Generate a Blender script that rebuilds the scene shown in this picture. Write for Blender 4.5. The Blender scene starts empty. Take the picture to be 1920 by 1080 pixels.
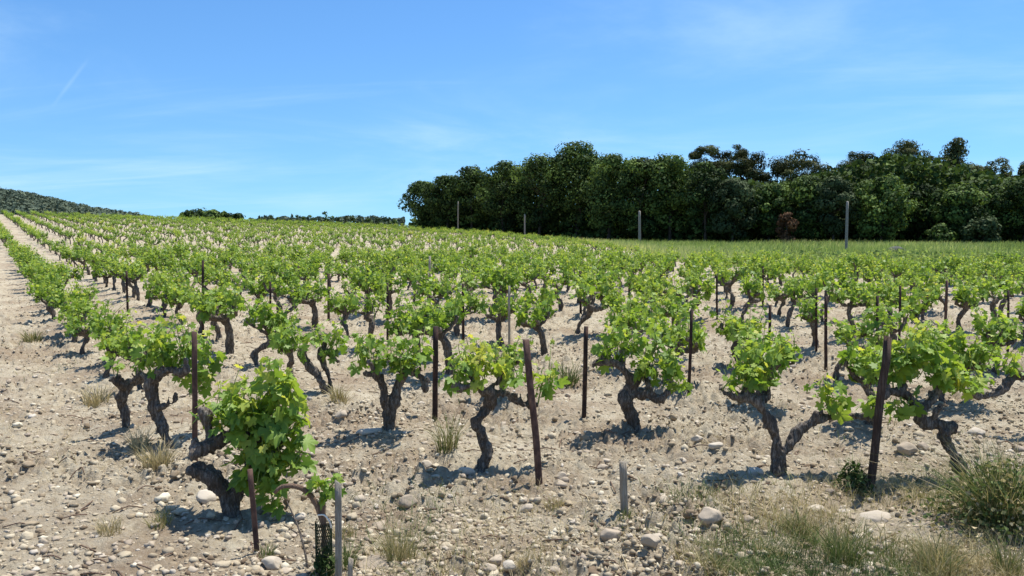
import bpy, math, random
import numpy as np
from math import radians as R, pi
from mathutils import Vector, Matrix

# ------------------------------------------------------------------ camera, sky, sun, exposure
S = bpy.context.scene
COL = S.collection
CAM = np.array([0.0, 0.0, 1.7])
FPX = 1493.0                                   # focal length in pixels of the 1920 wide photograph
PITCH = math.atan(110 / FPX)
cd = bpy.data.cameras.new('camera')
cd.sensor_width = 36; cd.lens = 36 * FPX / 1920
cd.clip_start = 0.1; cd.clip_end = 6000
cam = bpy.data.objects.new('camera', cd); COL.objects.link(cam)
cam.location = CAM; cam.rotation_euler = (pi / 2 - PITCH, 0, 0)
S.camera = cam

SUN_EL = 69; SUN_AZ = 50                        # azimuth clockwise from +Y: high, to the right and a little beyond
w = bpy.data.worlds.new('World'); S.world = w; w.use_nodes = True
nt = w.node_tree; nt.nodes.clear()
def N(nt, t, **k):
    n = nt.nodes.new(t)
    for a, b in k.items():
        if a in n.inputs: n.inputs[a].default_value = b
        else: setattr(n, a, b)
    return n
L = nt.links.new
def math_n(nt, op, a, b=None, c=None, clamp=False):
    n = nt.nodes.new('ShaderNodeMath'); n.operation = op; n.use_clamp = clamp
    for i, v in enumerate((a, b, c)):
        if v is None: continue
        if isinstance(v, (int, float)): n.inputs[i].default_value = v
        else: nt.links.new(v, n.inputs[i])
    return n.outputs[0]
sky = N(nt, 'ShaderNodeTexSky', sky_type='NISHITA', sun_disc=False, sun_elevation=R(SUN_EL), sun_rotation=R(SUN_AZ),
        altitude=0, air_density=1.0, dust_density=0.2, ozone_density=4.0)
bg = N(nt, 'ShaderNodeBackground', Strength=0.101)
out = N(nt, 'ShaderNodeOutputWorld')
tc = N(nt, 'ShaderNodeTexCoord')
sep = N(nt, 'ShaderNodeSeparateXYZ'); L(tc.outputs['Generated'], sep.inputs[0])
# cirrus: noise on a flat layer high above (direction divided by its height)
zz = math_n(nt, 'ADD', math_n(nt, 'MAXIMUM', sep.outputs[2], 0.0), 0.10)
cx = math_n(nt, 'DIVIDE', sep.outputs[0], zz); cy = math_n(nt, 'DIVIDE', sep.outputs[1], zz)
comb = N(nt, 'ShaderNodeCombineXYZ'); L(cx, comb.inputs[0]); L(cy, comb.inputs[1])
def cirrus(scale, rot, sc, seed, lo, hi):
    mp = N(nt, 'ShaderNodeMapping'); mp.inputs['Scale'].default_value = sc; mp.inputs['Rotation'].default_value = (0, 0, rot)
    mp.inputs['Location'].default_value = (seed, seed * 1.7, 0)
    L(comb.outputs[0], mp.inputs[0])
    nz = N(nt, 'ShaderNodeTexNoise', Scale=scale, Detail=8.0, Roughness=0.6, Distortion=0.7); L(mp.outputs[0], nz.inputs[0])
    mr = N(nt, 'ShaderNodeMapRange', interpolation_type='SMOOTHSTEP')
    mr.inputs[1].default_value = lo; mr.inputs[2].default_value = hi; L(nz.outputs[0], mr.inputs[0])
    return mr.outputs[0]
c1 = cirrus(0.55, 0.25, (0.45, 1.5, 1), 4.3, 0.48, 0.85)
c2 = cirrus(0.42, -0.4, (1, 1, 1), 11.0, 0.42, 0.78)
cl = math_n(nt, 'MULTIPLY_ADD', c2, 0.42, math_n(nt, 'MULTIPLY', c1, 0.46))
# an old vapour trail: a thin band along a great circle, fading at both ends
def pixdir(px, py):
    x, y = (px - 960) / FPX, -(py - 540) / FPX
    c, s = math.cos(PITCH), math.sin(PITCH)
    return np.array([x, c + s * y, -s + c * y])
d0, d1 = pixdir(104, 192), pixdir(160, 118)
d0 /= np.linalg.norm(d0); d1 /= np.linalg.norm(d1)
n_ = np.cross(d0, d1); n_ /= np.linalg.norm(n_); m_ = (d0 + d1) / np.linalg.norm(d0 + d1)
def dotn(v):
    q = N(nt, 'ShaderNodeVectorMath', operation='DOT_PRODUCT'); L(tc.outputs['Generated'], q.inputs[0]); q.inputs[1].default_value = tuple(v)
    return q.outputs['Value']
band = math_n(nt, 'SUBTRACT', 1.0, math_n(nt, 'DIVIDE', math_n(nt, 'ABSOLUTE', dotn(n_)), 0.0028), clamp=True)
ends = math_n(nt, 'DIVIDE', math_n(nt, 'SUBTRACT', dotn(m_), math.cos(0.034)), 1 - math.cos(0.034), clamp=True)
cl = math_n(nt, 'MULTIPLY_ADD', math_n(nt, 'MULTIPLY', band, ends), 0.14, cl, clamp=True)
zc = N(nt, 'ShaderNodeCombineXYZ'); L(sep.outputs[0], zc.inputs[0]); L(sep.outputs[1], zc.inputs[1])
L(math_n(nt, 'MULTIPLY_ADD', math_n(nt, 'MAXIMUM', sep.outputs[2], 0.0), 0.80, 0.055), zc.inputs[2])
zn = N(nt, 'ShaderNodeVectorMath', operation='NORMALIZE'); L(zc.outputs[0], zn.inputs[0]); L(zn.outputs[0], sky.inputs[0])
hsv = N(nt, 'ShaderNodeMix', data_type='RGBA', blend_type='MULTIPLY'); hsv.inputs[0].default_value = 1.0
L(sky.outputs[0], hsv.inputs[6]); hsv.inputs[7].default_value = (0.615, 0.935, 1.20, 1)
mx = N(nt, 'ShaderNodeMix', data_type='RGBA'); L(cl, mx.inputs[0]); L(hsv.outputs[2], mx.inputs[6])
mx.inputs[7].default_value = (5.0, 6.9, 8.6, 1)
L(mx.outputs[2], bg.inputs['Color']); L(bg.outputs[0], out.inputs[0])

sd = bpy.data.lights.new('sun', 'SUN'); sd.energy = 5.0; sd.angle = R(0.53); sd.color = (1.0, 0.955, 0.87)
sun = bpy.data.objects.new('sun', sd); COL.objects.link(sun)
sv = Vector((math.sin(R(SUN_AZ)) * math.cos(R(SUN_EL)), math.cos(R(SUN_AZ)) * math.cos(R(SUN_EL)), math.sin(R(SUN_EL))))
sun.rotation_euler = sv.to_track_quat('Z', 'Y').to_euler(); sun.location = (20, 10, 60)
S.view_settings.view_transform = 'Standard'; S.view_settings.look = 'None'
S.view_settings.exposure = 0.48; S.view_settings.gamma = 1.0; S.view_settings.use_curve_mapping = False
S.render.engine = 'CYCLES'
S.cycles.max_bounces = 6; S.cycles.diffuse_bounces = 3; S.cycles.transmission_bounces = 4; S.cycles.transparent_max_bounces = 4

rng = np.random.default_rng(7)
random.seed(7)

# ------------------------------------------------------------------ noise and terrain
def _h(ix, iy, iz, seed):
    n = (ix.astype(np.int64) * 374761393 + iy.astype(np.int64) * 668265263 + iz.astype(np.int64) * 2147483647 + seed * 144665) & 0xFFFFFFFF
    n = ((n ^ (n >> 13)) * 1274126177) & 0xFFFFFFFF
    n = n ^ (n >> 16)
    n = (n * 2246822519) & 0xFFFFFFFF
    n = n ^ (n >> 15)
    return (n & 0xFFFFFF) / float(0xFFFFFF)
def vn2(x, y, seed=0):
    x = np.asarray(x, float); y = np.asarray(y, float)
    ix, iy = np.floor(x), np.floor(y); fx, fy = x - ix, y - iy
    fx = fx * fx * (3 - 2 * fx); fy = fy * fy * (3 - 2 * fy)
    z = np.zeros_like(ix)
    a = _h(ix, iy, z, seed); b = _h(ix + 1, iy, z, seed); c = _h(ix, iy + 1, z, seed); d = _h(ix + 1, iy + 1, z, seed)
    return (a * (1 - fx) + b * fx) * (1 - fy) + (c * (1 - fx) + d * fx) * fy - 0.5
def vn3(p, seed=0):
    x, y, z = p[:, 0], p[:, 1], p[:, 2]
    ix, iy, iz = np.floor(x), np.floor(y), np.floor(z); f = [x - ix, y - iy, z - iz]
    f = [q * q * (3 - 2 * q) for q in f]; r = 0
    for a in (0, 1):
        for b in (0, 1):
            for c in (0, 1):
                wt = (f[0] if a else 1 - f[0]) * (f[1] if b else 1 - f[1]) * (f[2] if c else 1 - f[2])
                r = r + wt * _h(ix + a, iy + b, iz + c, seed)
    return r - 0.5
def sp(x, k=4.0): return np.where(x > 12 * k, x, k * np.log1p(np.exp(np.minimum(x, 12 * k) / k)))
def sst(a, b, x):
    t = np.clip((x - a) / (b - a), 0, 1); return t * t * (3 - 2 * t)
def macro(X, Y):
    X = np.asarray(X, float); Y = np.asarray(Y, float)
    r = np.hypot(X, Y)
    h = 0.0417 * sp(-X - 10, 3.0) + 0.0172 * sp(Y - 35, 5.0) * sst(14, -8, X)
    h = np.minimum(h, 7.0)
    f = sst(124, 210, r)
    return h * (1 - f) - 1.5 * f * sst(40, -10, X)
UV = np.array([-0.556, 0.831]); VV = np.array([0.831, 0.556]); V0_ = 1.22; VS = 1.66
def micro(X, Y):
    X = np.asarray(X, float); Y = np.asarray(Y, float)
    r = np.hypot(X, Y)
    near = 1 - sst(14, 40, r)
    v = X * VV[0] + Y * VV[1]
    track = sst(1.0, 0.2, v)                                    # bare levelled headland beside the first row
    m = 0.10 * vn2(X * .6, Y * .6, 1) + 0.06 * vn2(X * 1.9, Y * 1.9, 2)
    ridge = 0.045 * np.cos((v - V0_) / VS * 2 * pi) * (1 - track) * sst(4.6, 6.5, Y)
    c1 = vn2(X * 6.5, Y * 6.5, 3); c2 = vn2(X * 14, Y * 14, 4); c3 = vn2(X * 31, Y * 31, 5); c4 = vn2(X * 60, Y * 60, 6)
    patch = np.clip(0.95 + 2.2 * vn2(X * 1.1, Y * 1.1, 8), 0.4, 1.6)
    clod = (0.060 * c1 + 0.105 * np.abs(c2) + 0.050 * np.abs(c3) + 0.014 * np.abs(c4) - .03) * patch * (1 - 0.25 * track)
    return (m + ridge) * (0.45 + 0.55 * near) + clod * (0.3 + 0.7 * near)
def ground(X, Y): return macro(X, Y) + micro(X, Y)
def gz(x, y): return float(ground(np.array([x]), np.array([y]))[0])
def at_depth(px, py, Y):
    d = pixdir(px, py); return CAM + d * (Y / d[1])
def hit(px, py):
    d = pixdir(px, py); t = 1.0; dt = 0.02
    while t < 400:
        p = CAM + d * t
        if p[2] <= gz(p[0], p[1]): break
        dt = max(0.02, 0.006 * t); t += dt
    return p
# field edge towards the meadow and the wood
EDGE_Y = np.array([0, 17, 25, 27.5, 40, 60, 85, 97, 105, 115, 130, 200]); EDGE_X = np.array([60, 46, 18, 11, 7.8, 8.2, 7.0, 2.5, -3, -9, -13, -24])
def edge(Y): return np.interp(Y, EDGE_Y, EDGE_X)

# ------------------------------------------------------------------ mesh helpers
def mesh(name, V, polys, mats=(), attrs=None, midx=None, smooth=False, fmats=None):
    me = bpy.data.meshes.new(name)
    V = np.asarray(V, np.float32)
    polys = [np.asarray(p, np.int32) for p in polys if len(p)]
    me.vertices.add(len(V)); me.vertices.foreach_set('co', V.ravel())
    nl = sum(p.size for p in polys); npoly = sum(len(p) for p in polys)
    me.loops.add(nl); me.polygons.add(npoly)
    me.loops.foreach_set('vertex_index', np.concatenate([p.ravel() for p in polys]))
    tot = np.concatenate([np.full(len(p), p.shape[1], np.int32) for p in polys])
    st = np.concatenate([[0], np.cumsum(tot)[:-1]]).astype(np.int32)
    me.polygons.foreach_set('loop_start', st)
    if smooth: me.polygons.foreach_set('use_smooth', np.ones(npoly, bool))
    for m in mats: me.materials.append(m)
    if midx is not None: me.polygons.foreach_set('material_index', np.asarray(midx, np.int32))
    me.update(calc_edges=True)
    for k, a in (attrs or {}).items():
        at = me.attributes.new(k, 'FLOAT', 'POINT'); at.data.foreach_set('value', np.asarray(a, np.float32))
    me.validate()
    return me
def obj(name, me, parent=None, label=None, cat=None, group=None, kind=None, loc=None):
    o = bpy.data.objects.new(name, me); COL.objects.link(o)
    if parent is not None: o.parent = parent
    if loc is not None: o.location = loc
    return tag(o, label, cat, group, kind)
def tag(o, label=None, cat=None, group=None, kind=None):
    if label: o['label'] = label
    if cat: o['category'] = cat
    if group: o['group'] = group
    if kind: o['kind'] = kind
    return o
def empty(name, loc, label, cat, group=None):
    o = bpy.data.objects.new(name, None); COL.objects.link(o); o.location = loc; o.empty_display_size = 0.1
    return tag(o, label, cat, group)
class Geo:
    """collects vertices, faces of several sizes, one float attribute and a material index"""
    def __init__(self): self.V = []; self.P = {3: [], 4: []}; self.T = []; self.n = 0
    def add(self, V, F, mi=0, t=0.5):
        V = np.asarray(V, float); F = np.asarray(F, int)
        self.P[F.shape[1]].append((F + self.n, mi)); self.V.append(V)
        self.T.append(np.broadcast_to(np.asarray(t, float), (len(V),))); self.n += len(V)
    def build(self, name, mats, smooth=False, tf=None):
        V = np.concatenate(self.V)
        if tf is not None: V = tf(V)
        polys, mi = [], []
        for k in (3, 4):
            for F, m in self.P[k]: polys.append(F); mi.append(np.full(len(F), m))
        p3 = [p for p in polys]
        return mesh(name, V, p3, mats, {'tint': np.concatenate(self.T)}, np.concatenate(mi), smooth)
def catmull(P, R_, step):
    P = np.asarray(P, float); R_ = np.asarray(R_, float)
    if len(P) == 2: P = np.stack([P[0], (P[0] + P[1]) / 2, P[1]]); R_ = np.array([R_[0], (R_[0] + R_[1]) / 2, R_[1]])
    Q = np.vstack([2 * P[0] - P[1], P, 2 * P[-1] - P[-2]]); out, ro = [], []
    for i in range(1, len(Q) - 2):
        n = max(2, int(np.linalg.norm(Q[i + 1] - Q[i]) / step))
        for t in np.linspace(0, 1, n, endpoint=False):
            a, b, c, d = Q[i - 1], Q[i], Q[i + 1], Q[i + 2]
            out.append(0.5 * ((2 * b) + (c - a) * t + (2 * a - 5 * b + 4 * c - d) * t * t + (3 * b - a - 3 * c + d) * t ** 3))
            ro.append(R_[i - 1] + (R_[min(i, len(R_) - 1)] - R_[i - 1]) * t)
    out.append(P[-1]); ro.append(R_[-1])
    return np.array(out), np.array(ro)
def tube(P, R_, sides=8, step=0.03, rough=0.0, g=None):
    P, R_ = catmull(P, R_, step); n = len(P); g = g or rng
    T = np.gradient(P, axis=0); T /= np.linalg.norm(T, axis=1)[:, None] + 1e-9
    up = np.array([0.3, 0.9, 0.2]) if abs(T[0][2]) > .7 else np.array([0, 0, 1.0])
    kx = np.linspace(0, max(2, n * step / .07), n); wob_ = 1 + .30 * np.interp(kx, np.arange(int(kx[-1]) + 2), g.random(int(kx[-1]) + 2) - .45)
    V = []
    for i in range(n):
        a = np.cross(T[i], up); a /= np.linalg.norm(a) + 1e-9; b = np.cross(T[i], a); up = np.cross(a, T[i])
        th = np.arange(sides) / sides * 2 * pi
        rr = R_[i] * (1 + rough * (g.random(sides) - .5)) * (wob_[i] if rough >= .25 else 1)
        V.append(P[i] + np.cos(th)[:, None] * a * rr[:, None] + np.sin(th)[:, None] * b * rr[:, None])
    V = np.vstack(V + [P[:1] - T[0] * R_[0] * .4, P[-1:] + T[-1] * R_[-1] * .5])
    F = []
    k = np.arange(sides); k2 = (k + 1) % sides
    for i in range(n - 1): F.append(np.stack([i * sides + k, i * sides + k2, (i + 1) * sides + k2, (i + 1) * sides + k], 1))
    c0, c1 = n * sides, n * sides + 1
    T3 = np.vstack([np.stack([np.full(sides, c0), k2, k], 1), np.stack([np.full(sides, c1), (n - 1) * sides + k, (n - 1) * sides + k2], 1)])
    return V, np.vstack(F), T3
def add_tube(geo, P, R_, mi=0, t=0.5, **k):
    V, Q, T3 = tube(P, R_, **k); n0 = geo.n
    geo.add(V, Q, mi, t); geo.P[3].append((T3 + n0, mi))
def remeshed(geo, voxel, name, mats, gnarl=0.012, seed=0):
    """fuse overlapping tubes into one gnarled skin"""
    me = geo.build('tmp', [])
    o = bpy.data.objects.new('tmp', me); COL.objects.link(o)
    m = o.modifiers.new('r', 'REMESH'); m.mode = 'VOXEL'; m.voxel_size = voxel
    m2 = o.modifiers.new('s', 'SMOOTH'); m2.factor = 0.5; m2.iterations = 2
    dg = bpy.context.evaluated_depsgraph_get(); ev = o.evaluated_get(dg); em = ev.to_mesh()
    n = len(em.vertices); V = np.empty(n * 3, np.float32); em.vertices.foreach_get('co', V); V = V.reshape(-1, 3).astype(float)
    NN = np.empty(n * 3, np.float32); em.vertices.foreach_get('normal', NN); NN = NN.reshape(-1, 3)
    F = np.array([p.vertices[:] for p in em.polygons if len(p.vertices) == 4], int).reshape(-1, 4)
    F3 = np.array([p.vertices[:] for p in em.polygons if len(p.vertices) == 3], int).reshape(-1, 3)
    ev.to_mesh_clear(); bpy.data.objects.remove(o); bpy.data.meshes.remove(me)
    q = V * np.array([1, 1, 0.55])
    d = vn3(q * 15, seed) * 2.0 + vn3(q * 42, seed + 1) * 1.1 + vn3(V * np.array([1, 1, .3]) * 110, seed + 2) * .55
    V = V + NN * (d * gnarl)[:, None]
    return mesh(name, V, [F, F3], mats, smooth=True)

# leaves ------------------------------------------------------------
def _leaf():
    half = [(270, .08), (292, .50), (312, .56), (330, .66), (346, .70), (0, .58), (14, .50), (26, .68), (38, .90), (50, .78), (62, .60), (72, .78), (81, .86), (90, 1.04)]
    pts = half + [(180 - a, r) for a, r in half[-2:0:-1]]
    xy = np.array([(math.cos(R(a)) * r, math.sin(R(a)) * r) for a, r in pts])
    V = np.zeros((len(xy) + 1, 3)); V[1:, :2] = xy; V[0] = (0, 0.08, 0)
    rr = np.hypot(V[:, 0], V[:, 1])
    V[:, 2] = 0.22 * np.abs(V[:, 0]) - 0.30 * rr ** 2 + 0.05 * np.sin(np.arange(len(V)) * 2.4)
    V[:, 1] += 0.45
    n = len(xy)
    F = np.array([(0, 1 + i, 1 + (i + 1) % n) for i in range(n)])
    return V * 0.62, F
LEAF = _leaf()
KITE = (np.array([[0, -.5, 0], [.42, .05, .10], [0, .55, -.05], [-.42, .05, .10]]), np.array([[0, 1, 2, 3]]))
NEEDLE = (np.array([[0, -.5, 0], [.17, .1, .05], [0, .6, 0], [-.17, .1, .05]]), np.array([[0, 1, 2, 3]]))
def unit(a): return a / (np.linalg.norm(a, axis=-1, keepdims=True) + 1e-9)
def put_leaves(geo, pos, nor, tip, size, tint, tmpl=LEAF, mi=0):
    V0, F0 = tmpl; n = len(pos)
    z = unit(nor); y = unit(tip - z * np.sum(tip * z, 1)[:, None]); x = np.cross(y, z)
    z = z * (rng.normal(1.0, .75, n) if len(V0) > 8 else np.ones(n))[:, None]
    Rm = np.stack([x, y, z], 2)                                # columns
    V = np.einsum('nij,kj->nki', Rm, V0) * np.asarray(size)[:, None, None] + pos[:, None, :]
    F = (F0[None] + (np.arange(n) * len(V0))[:, None, None]).reshape(-1, F0.shape[1])
    geo.add(V.reshape(-1, 3), F, mi, np.repeat(np.asarray(tint), len(V0)))
def blades(geo, root, height, lean, width, tint, mi=0):
    """tapered three-segment grass blades bending towards lean"""
    n = len(root); ang = rng.random(n) * pi
    side = np.stack([np.cos(ang), np.sin(ang), np.zeros(n)], 1)
    Vs = []
    for f, wf in ((0, 1.0), (.4, .8), (.75, .5), (1.0, .06)):
        c = root + np.array([0, 0, 1.0]) * (height * f * (1 - .25 * f * np.linalg.norm(lean, axis=1)))[:, None] + lean * (height * f * f)[:, None]
        s = side * (width * wf * .5)[:, None]
        Vs += [c - s, c + s]
    V = np.stack(Vs, 1)
    F0 = np.array([[0, 1, 3, 2], [2, 3, 5, 4], [4, 5, 7, 6]])
    F = (F0[None] + (np.arange(n) * 8)[:, None, None]).reshape(-1, 4)
    geo.add(V.reshape(-1, 3), F, mi, np.repeat(tint, 8))

# ------------------------------------------------------------------ materials
def newmat(name):
    m = bpy.data.materials.new(name); m.use_nodes = True; t = m.node_tree; t.nodes.clear()
    o = t.nodes.new('ShaderNodeOutputMaterial'); return m, t, o
def ramp(t, fac, stops, interp='LINEAR'):
    r = t.nodes.new('ShaderNodeValToRGB'); r.color_ramp.interpolation = interp; e = r.color_ramp.elements
    while len(e) < len(stops): e.new(0.5)
    for q, (p, c) in zip(e, stops): q.position = p; q.color = (*c, 1)
    t.links.new(fac, r.inputs[0]); return r.outputs[0]
def noise(t, scale, detail=6, rough=.6, vec=None, dist=0.0):
    n = t.nodes.new('ShaderNodeTexNoise'); n.inputs['Scale'].default_value = scale; n.inputs['Detail'].default_value = detail
    n.inputs['Roughness'].default_value = rough; n.inputs['Distortion'].default_value = dist
    if vec is not None: t.links.new(vec, n.inputs['Vector'])
    return n.outputs['Fac']
def coords(t, scale=(1, 1, 1), kind='Object'):
    c = t.nodes.new('ShaderNodeTexCoord'); m = t.nodes.new('ShaderNodeMapping'); m.inputs['Scale'].default_value = scale
    t.links.new(c.outputs[kind], m.inputs[0]); return m.outputs[0]
def mixc(t, fac, a, b, mode='MIX'):
    m = t.nodes.new('ShaderNodeMix'); m.data_type = 'RGBA'; m.blend_type = mode
    for s, v in ((0, fac), (6, a), (7, b)):
        if isinstance(v, (int, float)): m.inputs[s].default_value = v
        elif isinstance(v, tuple): m.inputs[s].default_value = (*v, 1)
        else: t.links.new(v, m.inputs[s])
    return m.outputs[2]
def bump(t, h, strength, dist):
    b = t.nodes.new('ShaderNodeBump'); b.inputs['Strength'].default_value = strength; b.inputs['Distance'].default_value = dist
    t.links.new(h, b.inputs['Height']); return b.outputs[0]
def pbsdf(t, col, rough=.8, spec=.3, nor=None, metal=0.0):
    b = t.nodes.new('ShaderNodeBsdfPrincipled')
    if isinstance(col, tuple): b.inputs['Base Color'].default_value = (*col, 1)
    else: t.links.new(col, b.inputs['Base Color'])
    b.inputs['Roughness'].default_value = rough; b.inputs['Specular IOR Level'].default_value = spec; b.inputs['Metallic'].default_value = metal
    if nor is not None: t.links.new(nor, b.inputs['Normal'])
    return b.outputs[0]
def attr(t, name):
    a = t.nodes.new('ShaderNodeAttribute'); a.attribute_name = name; return a.outputs['Fac']
def leafmat(name, stops, trans=.38, rough=.5, spec=.35, tboost=(1.5, 1.35, .7), var=.12):
    m, t, o = newmat(name)
    oi = t.nodes.new('ShaderNodeObjectInfo')
    f = math_n(t, 'ADD', attr(t, 'tint'), math_n(t, 'MULTIPLY', math_n(t, 'SUBTRACT', oi.outputs['Random'], .5), var), clamp=True)
    nz = noise(t, 30, 3, .6, coords(t))
    f = math_n(t, 'ADD', f, math_n(t, 'MULTIPLY', math_n(t, 'SUBTRACT', nz, .5), .25), clamp=True)
    c = ramp(t, f, stops)
    d = pbsdf(t, c, rough, spec)
    tr = t.nodes.new('ShaderNodeBsdfTranslucent'); t.links.new(mixc(t, 1.0, c, tboost, 'MULTIPLY'), tr.inputs[0])
    x = t.nodes.new('ShaderNodeMixShader'); x.inputs[0].default_value = trans
    t.links.new(d, x.inputs[1]); t.links.new(tr.outputs[0], x.inputs[2]); t.links.new(x.outputs[0], o.inputs[0])
    return m
M = {}
M['vine_leaf'] = leafmat('vine_leaf', [(0, (.075, .150, .022)), (.35, (.165, .285, .042)), (.7, (.30, .42, .072)), (1, (.52, .53, .11))], .45)
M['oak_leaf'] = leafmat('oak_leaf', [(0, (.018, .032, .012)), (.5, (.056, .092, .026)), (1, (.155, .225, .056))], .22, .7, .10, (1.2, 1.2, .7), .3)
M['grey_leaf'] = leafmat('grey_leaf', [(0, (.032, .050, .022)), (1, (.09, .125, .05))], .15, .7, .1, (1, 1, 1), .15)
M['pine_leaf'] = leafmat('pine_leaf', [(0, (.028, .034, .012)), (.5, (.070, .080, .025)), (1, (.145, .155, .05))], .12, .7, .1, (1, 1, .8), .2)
M['dead_leaf'] = leafmat('dead_leaf', [(0, (.075, .040, .022)), (1, (.17, .095, .048))], .1, .8, .1, (1, 1, 1), .1)
M['meadow_grass'] = leafmat('meadow_grass', [(0, (.12, .16, .05)), (.5, (.33, .43, .13)), (1, (.58, .55, .28))], .50, .7, .1, (1.2, 1.2, .8), 0)
M['weed'] = leafmat('weed', [(0, (.030, .060, .018)), (.5, (.13, .175, .055)), (.75, (.32, .27, .13)), (1, (.60, .49, .30))], .25, .7, .15, (1.1, 1.1, .8), 0)
M['forest_leaf'] = leafmat('forest_leaf', [(0, (.065, .092, .066)), (1, (.15, .18, .115))], .1, .7, .1, (1, 1, 1), 0)

def barkmat(name, dark, mid, light, sx=(14, 14, 3.5)):
    m, t, o = newmat(name)
    v = coords(t, sx); n1 = noise(t, 5, 9, .68, v, .6); n2 = noise(t, 1.1, 5, .6, coords(t, (3, 3, 3)))
    f = math_n(t, 'ADD', math_n(t, 'MULTIPLY', n1, .75), math_n(t, 'MULTIPLY', n2, .35))
    c = ramp(t, f, [(.34, dark), (.54, mid), (.74, light)])
    t.links.new(pbsdf(t, c, .9, .15, bump(t, n1, 1.0, .02)), o.inputs[0]); return m
M['vine_bark'] = barkmat('vine_bark', (.022, .017, .013), (.115, .093, .075), (.37, .33, .285))
M['cane'] = barkmat('cane', (.12, .07, .05), (.20, .13, .09), (.32, .24, .18))
M['tree_bark'] = barkmat('tree_bark', (.02, .016, .012), (.07, .055, .042), (.15, .12, .095), (3, 3, .7))
m, t, o = newmat('green_shoot'); t.links.new(pbsdf(t, (.20, .26, .06), .5, .35), o.inputs[0]); M['green_shoot'] = m
def rustmat(name, a, b, c, metal=0.0):
    m, t, o = newmat(name); n1 = noise(t, 22, 8, .65, coords(t, (1, 1, .5)))
    col = ramp(t, n1, [(.32, a), (.52, b), (.72, c)])
    t.links.new(pbsdf(t, col, .8, .25, bump(t, n1, .5, .004), metal), o.inputs[0]); return m
M['rust'] = rustmat('rust', (.014, .009, .009), (.042, .024, .019), (.13, .066, .042))
M['rust_red'] = rustmat('rust_red', (.035, .021, .018), (.10, .055, .042), (.22, .125, .085))
M['dark_wood'] = barkmat('dark_wood', (.030, .020, .016), (.085, .055, .042), (.19, .145, .115), (20, 20, 2))
M['grey_wood'] = barkmat('grey_wood', (.16, .14, .11), (.33, .30, .25), (.50, .47, .41), (26, 26, 2))
M['pale_wood'] = barkmat('pale_wood', (.22, .18, .13), (.40, .34, .26), (.54, .48, .39), (26, 26, 2))
M['concrete'] = rustmat('concrete', (.19, .165, .13), (.29, .255, .205), (.38, .34, .285))
M['net'] = rustmat('net', (.010, .022, .012), (.022, .045, .022), (.05, .085, .04))
m, t, o = newmat('white_tie'); t.links.new(pbsdf(t, (.75, .75, .72), .5, .4), o.inputs[0]); M['white_tie'] = m
m, t, o = newmat('stone')
n1 = noise(t, 9, 6, .6, coords(t)); n2 = noise(t, 60, 5, .7, coords(t))
c = ramp(t, attr(t, 'tint'), [(0, (.24, .185, .135)), (.35, (.36, .285, .20)), (.7, (.46, .39, .295)), (1, (.56, .51, .43))])
c = mixc(t, math_n(t, 'MULTIPLY', n1, .55), c, (.33, .26, .19)); c = mixc(t, math_n(t, 'MULTIPLY', n2, .3), c, (.55, .50, .42))
t.links.new(pbsdf(t, c, .9, .2, bump(t, n2, .5, .006)), o.inputs[0]); M['stone'] = m
# soil: pale stony earth, browner and redder patches, a meadow soil where nobody ploughs
m, t, o = newmat('soil')
v = coords(t)
a1 = noise(t, .9, 6, .6, v, .5); a2 = noise(t, 7, 8, .7, v, .3); a3 = noise(t, 45, 6, .75, v); a4 = noise(t, .35, 4, .5, v)
c = ramp(t, a2, [(.32, (.26, .205, .138)), (.50, (.435, .368, .262)), (.68, (.56, .495, .375))])
c = mixc(t, math_n(t, 'MULTIPLY', ramp(t, a1, [(.46, (0, 0, 0)), (.62, (1, 1, 1))]), .75), c, (.27, .195, .13))
c = mixc(t, math_n(t, 'MULTIPLY', ramp(t, a3, [(.50, (0, 0, 0)), (.72, (1, 1, 1))]), .6), c, (.56, .50, .405))
c = mixc(t, math_n(t, 'MULTIPLY', ramp(t, a3, [(.28, (1, 1, 1)), (.42, (0, 0, 0))]), .55), c, (.17, .12, .08))  # dark specks: shade of small cavities painted into the earth colour
mm = math_n(t, 'ADD', attr(t, 'meadow'), math_n(t, 'MULTIPLY', math_n(t, 'SUBTRACT', a2, .5), .5), clamp=True)
c = mixc(t, mm, c, (.085, .095, .035))
t.links.new(pbsdf(t, c, .95, .1, bump(t, a3, 1.0, .03)), o.inputs[0]); M['soil'] = m
m, t, o = newmat('clod'); n1 = noise(t, 60, 5, .7, coords(t))
c = ramp(t, math_n(t, 'ADD', attr(t, 'tint'), math_n(t, 'MULTIPLY', math_n(t, 'SUBTRACT', n1, .5), .4), clamp=True), [(0, (.15, .108, .072)), (.35, (.325, .260, .176)), (.75, (.495, .425, .308)), (1, (.62, .555, .425))])
t.links.new(pbsdf(t, c, .95, .1, bump(t, n1, .6, .006)), o.inputs[0]); M['clod'] = m

# ------------------------------------------------------------------ ground: one sheet to the horizon, finer where the camera stands
ang = np.concatenate([np.linspace(-pi, -R(44), 46, endpoint=False), np.linspace(-R(44), R(44), 900, endpoint=False), np.linspace(R(44), pi, 46, endpoint=False)])
rad = np.concatenate([np.linspace(.3, 2.2, 26, endpoint=False), np.geomspace(2.2, 20, 560, endpoint=False), np.geomspace(20, 140, 170, endpoint=False), np.geomspace(140, 3500, 40)])
A, Rr = np.meshgrid(ang, rad, indexing='ij')
GX, GY = (np.sin(A) * Rr).ravel(), (np.cos(A) * Rr).ravel()
GZ = ground(GX, GY)
na, nr = len(ang), len(rad)
i, j = np.meshgrid(np.arange(na), np.arange(nr - 1), indexing='ij'); i2 = (i + 1) % na
Fq = np.stack([i * nr + j, i * nr + j + 1, i2 * nr + j + 1, i2 * nr + j], -1).reshape(-1, 4)
cidx = len(GX)
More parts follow.
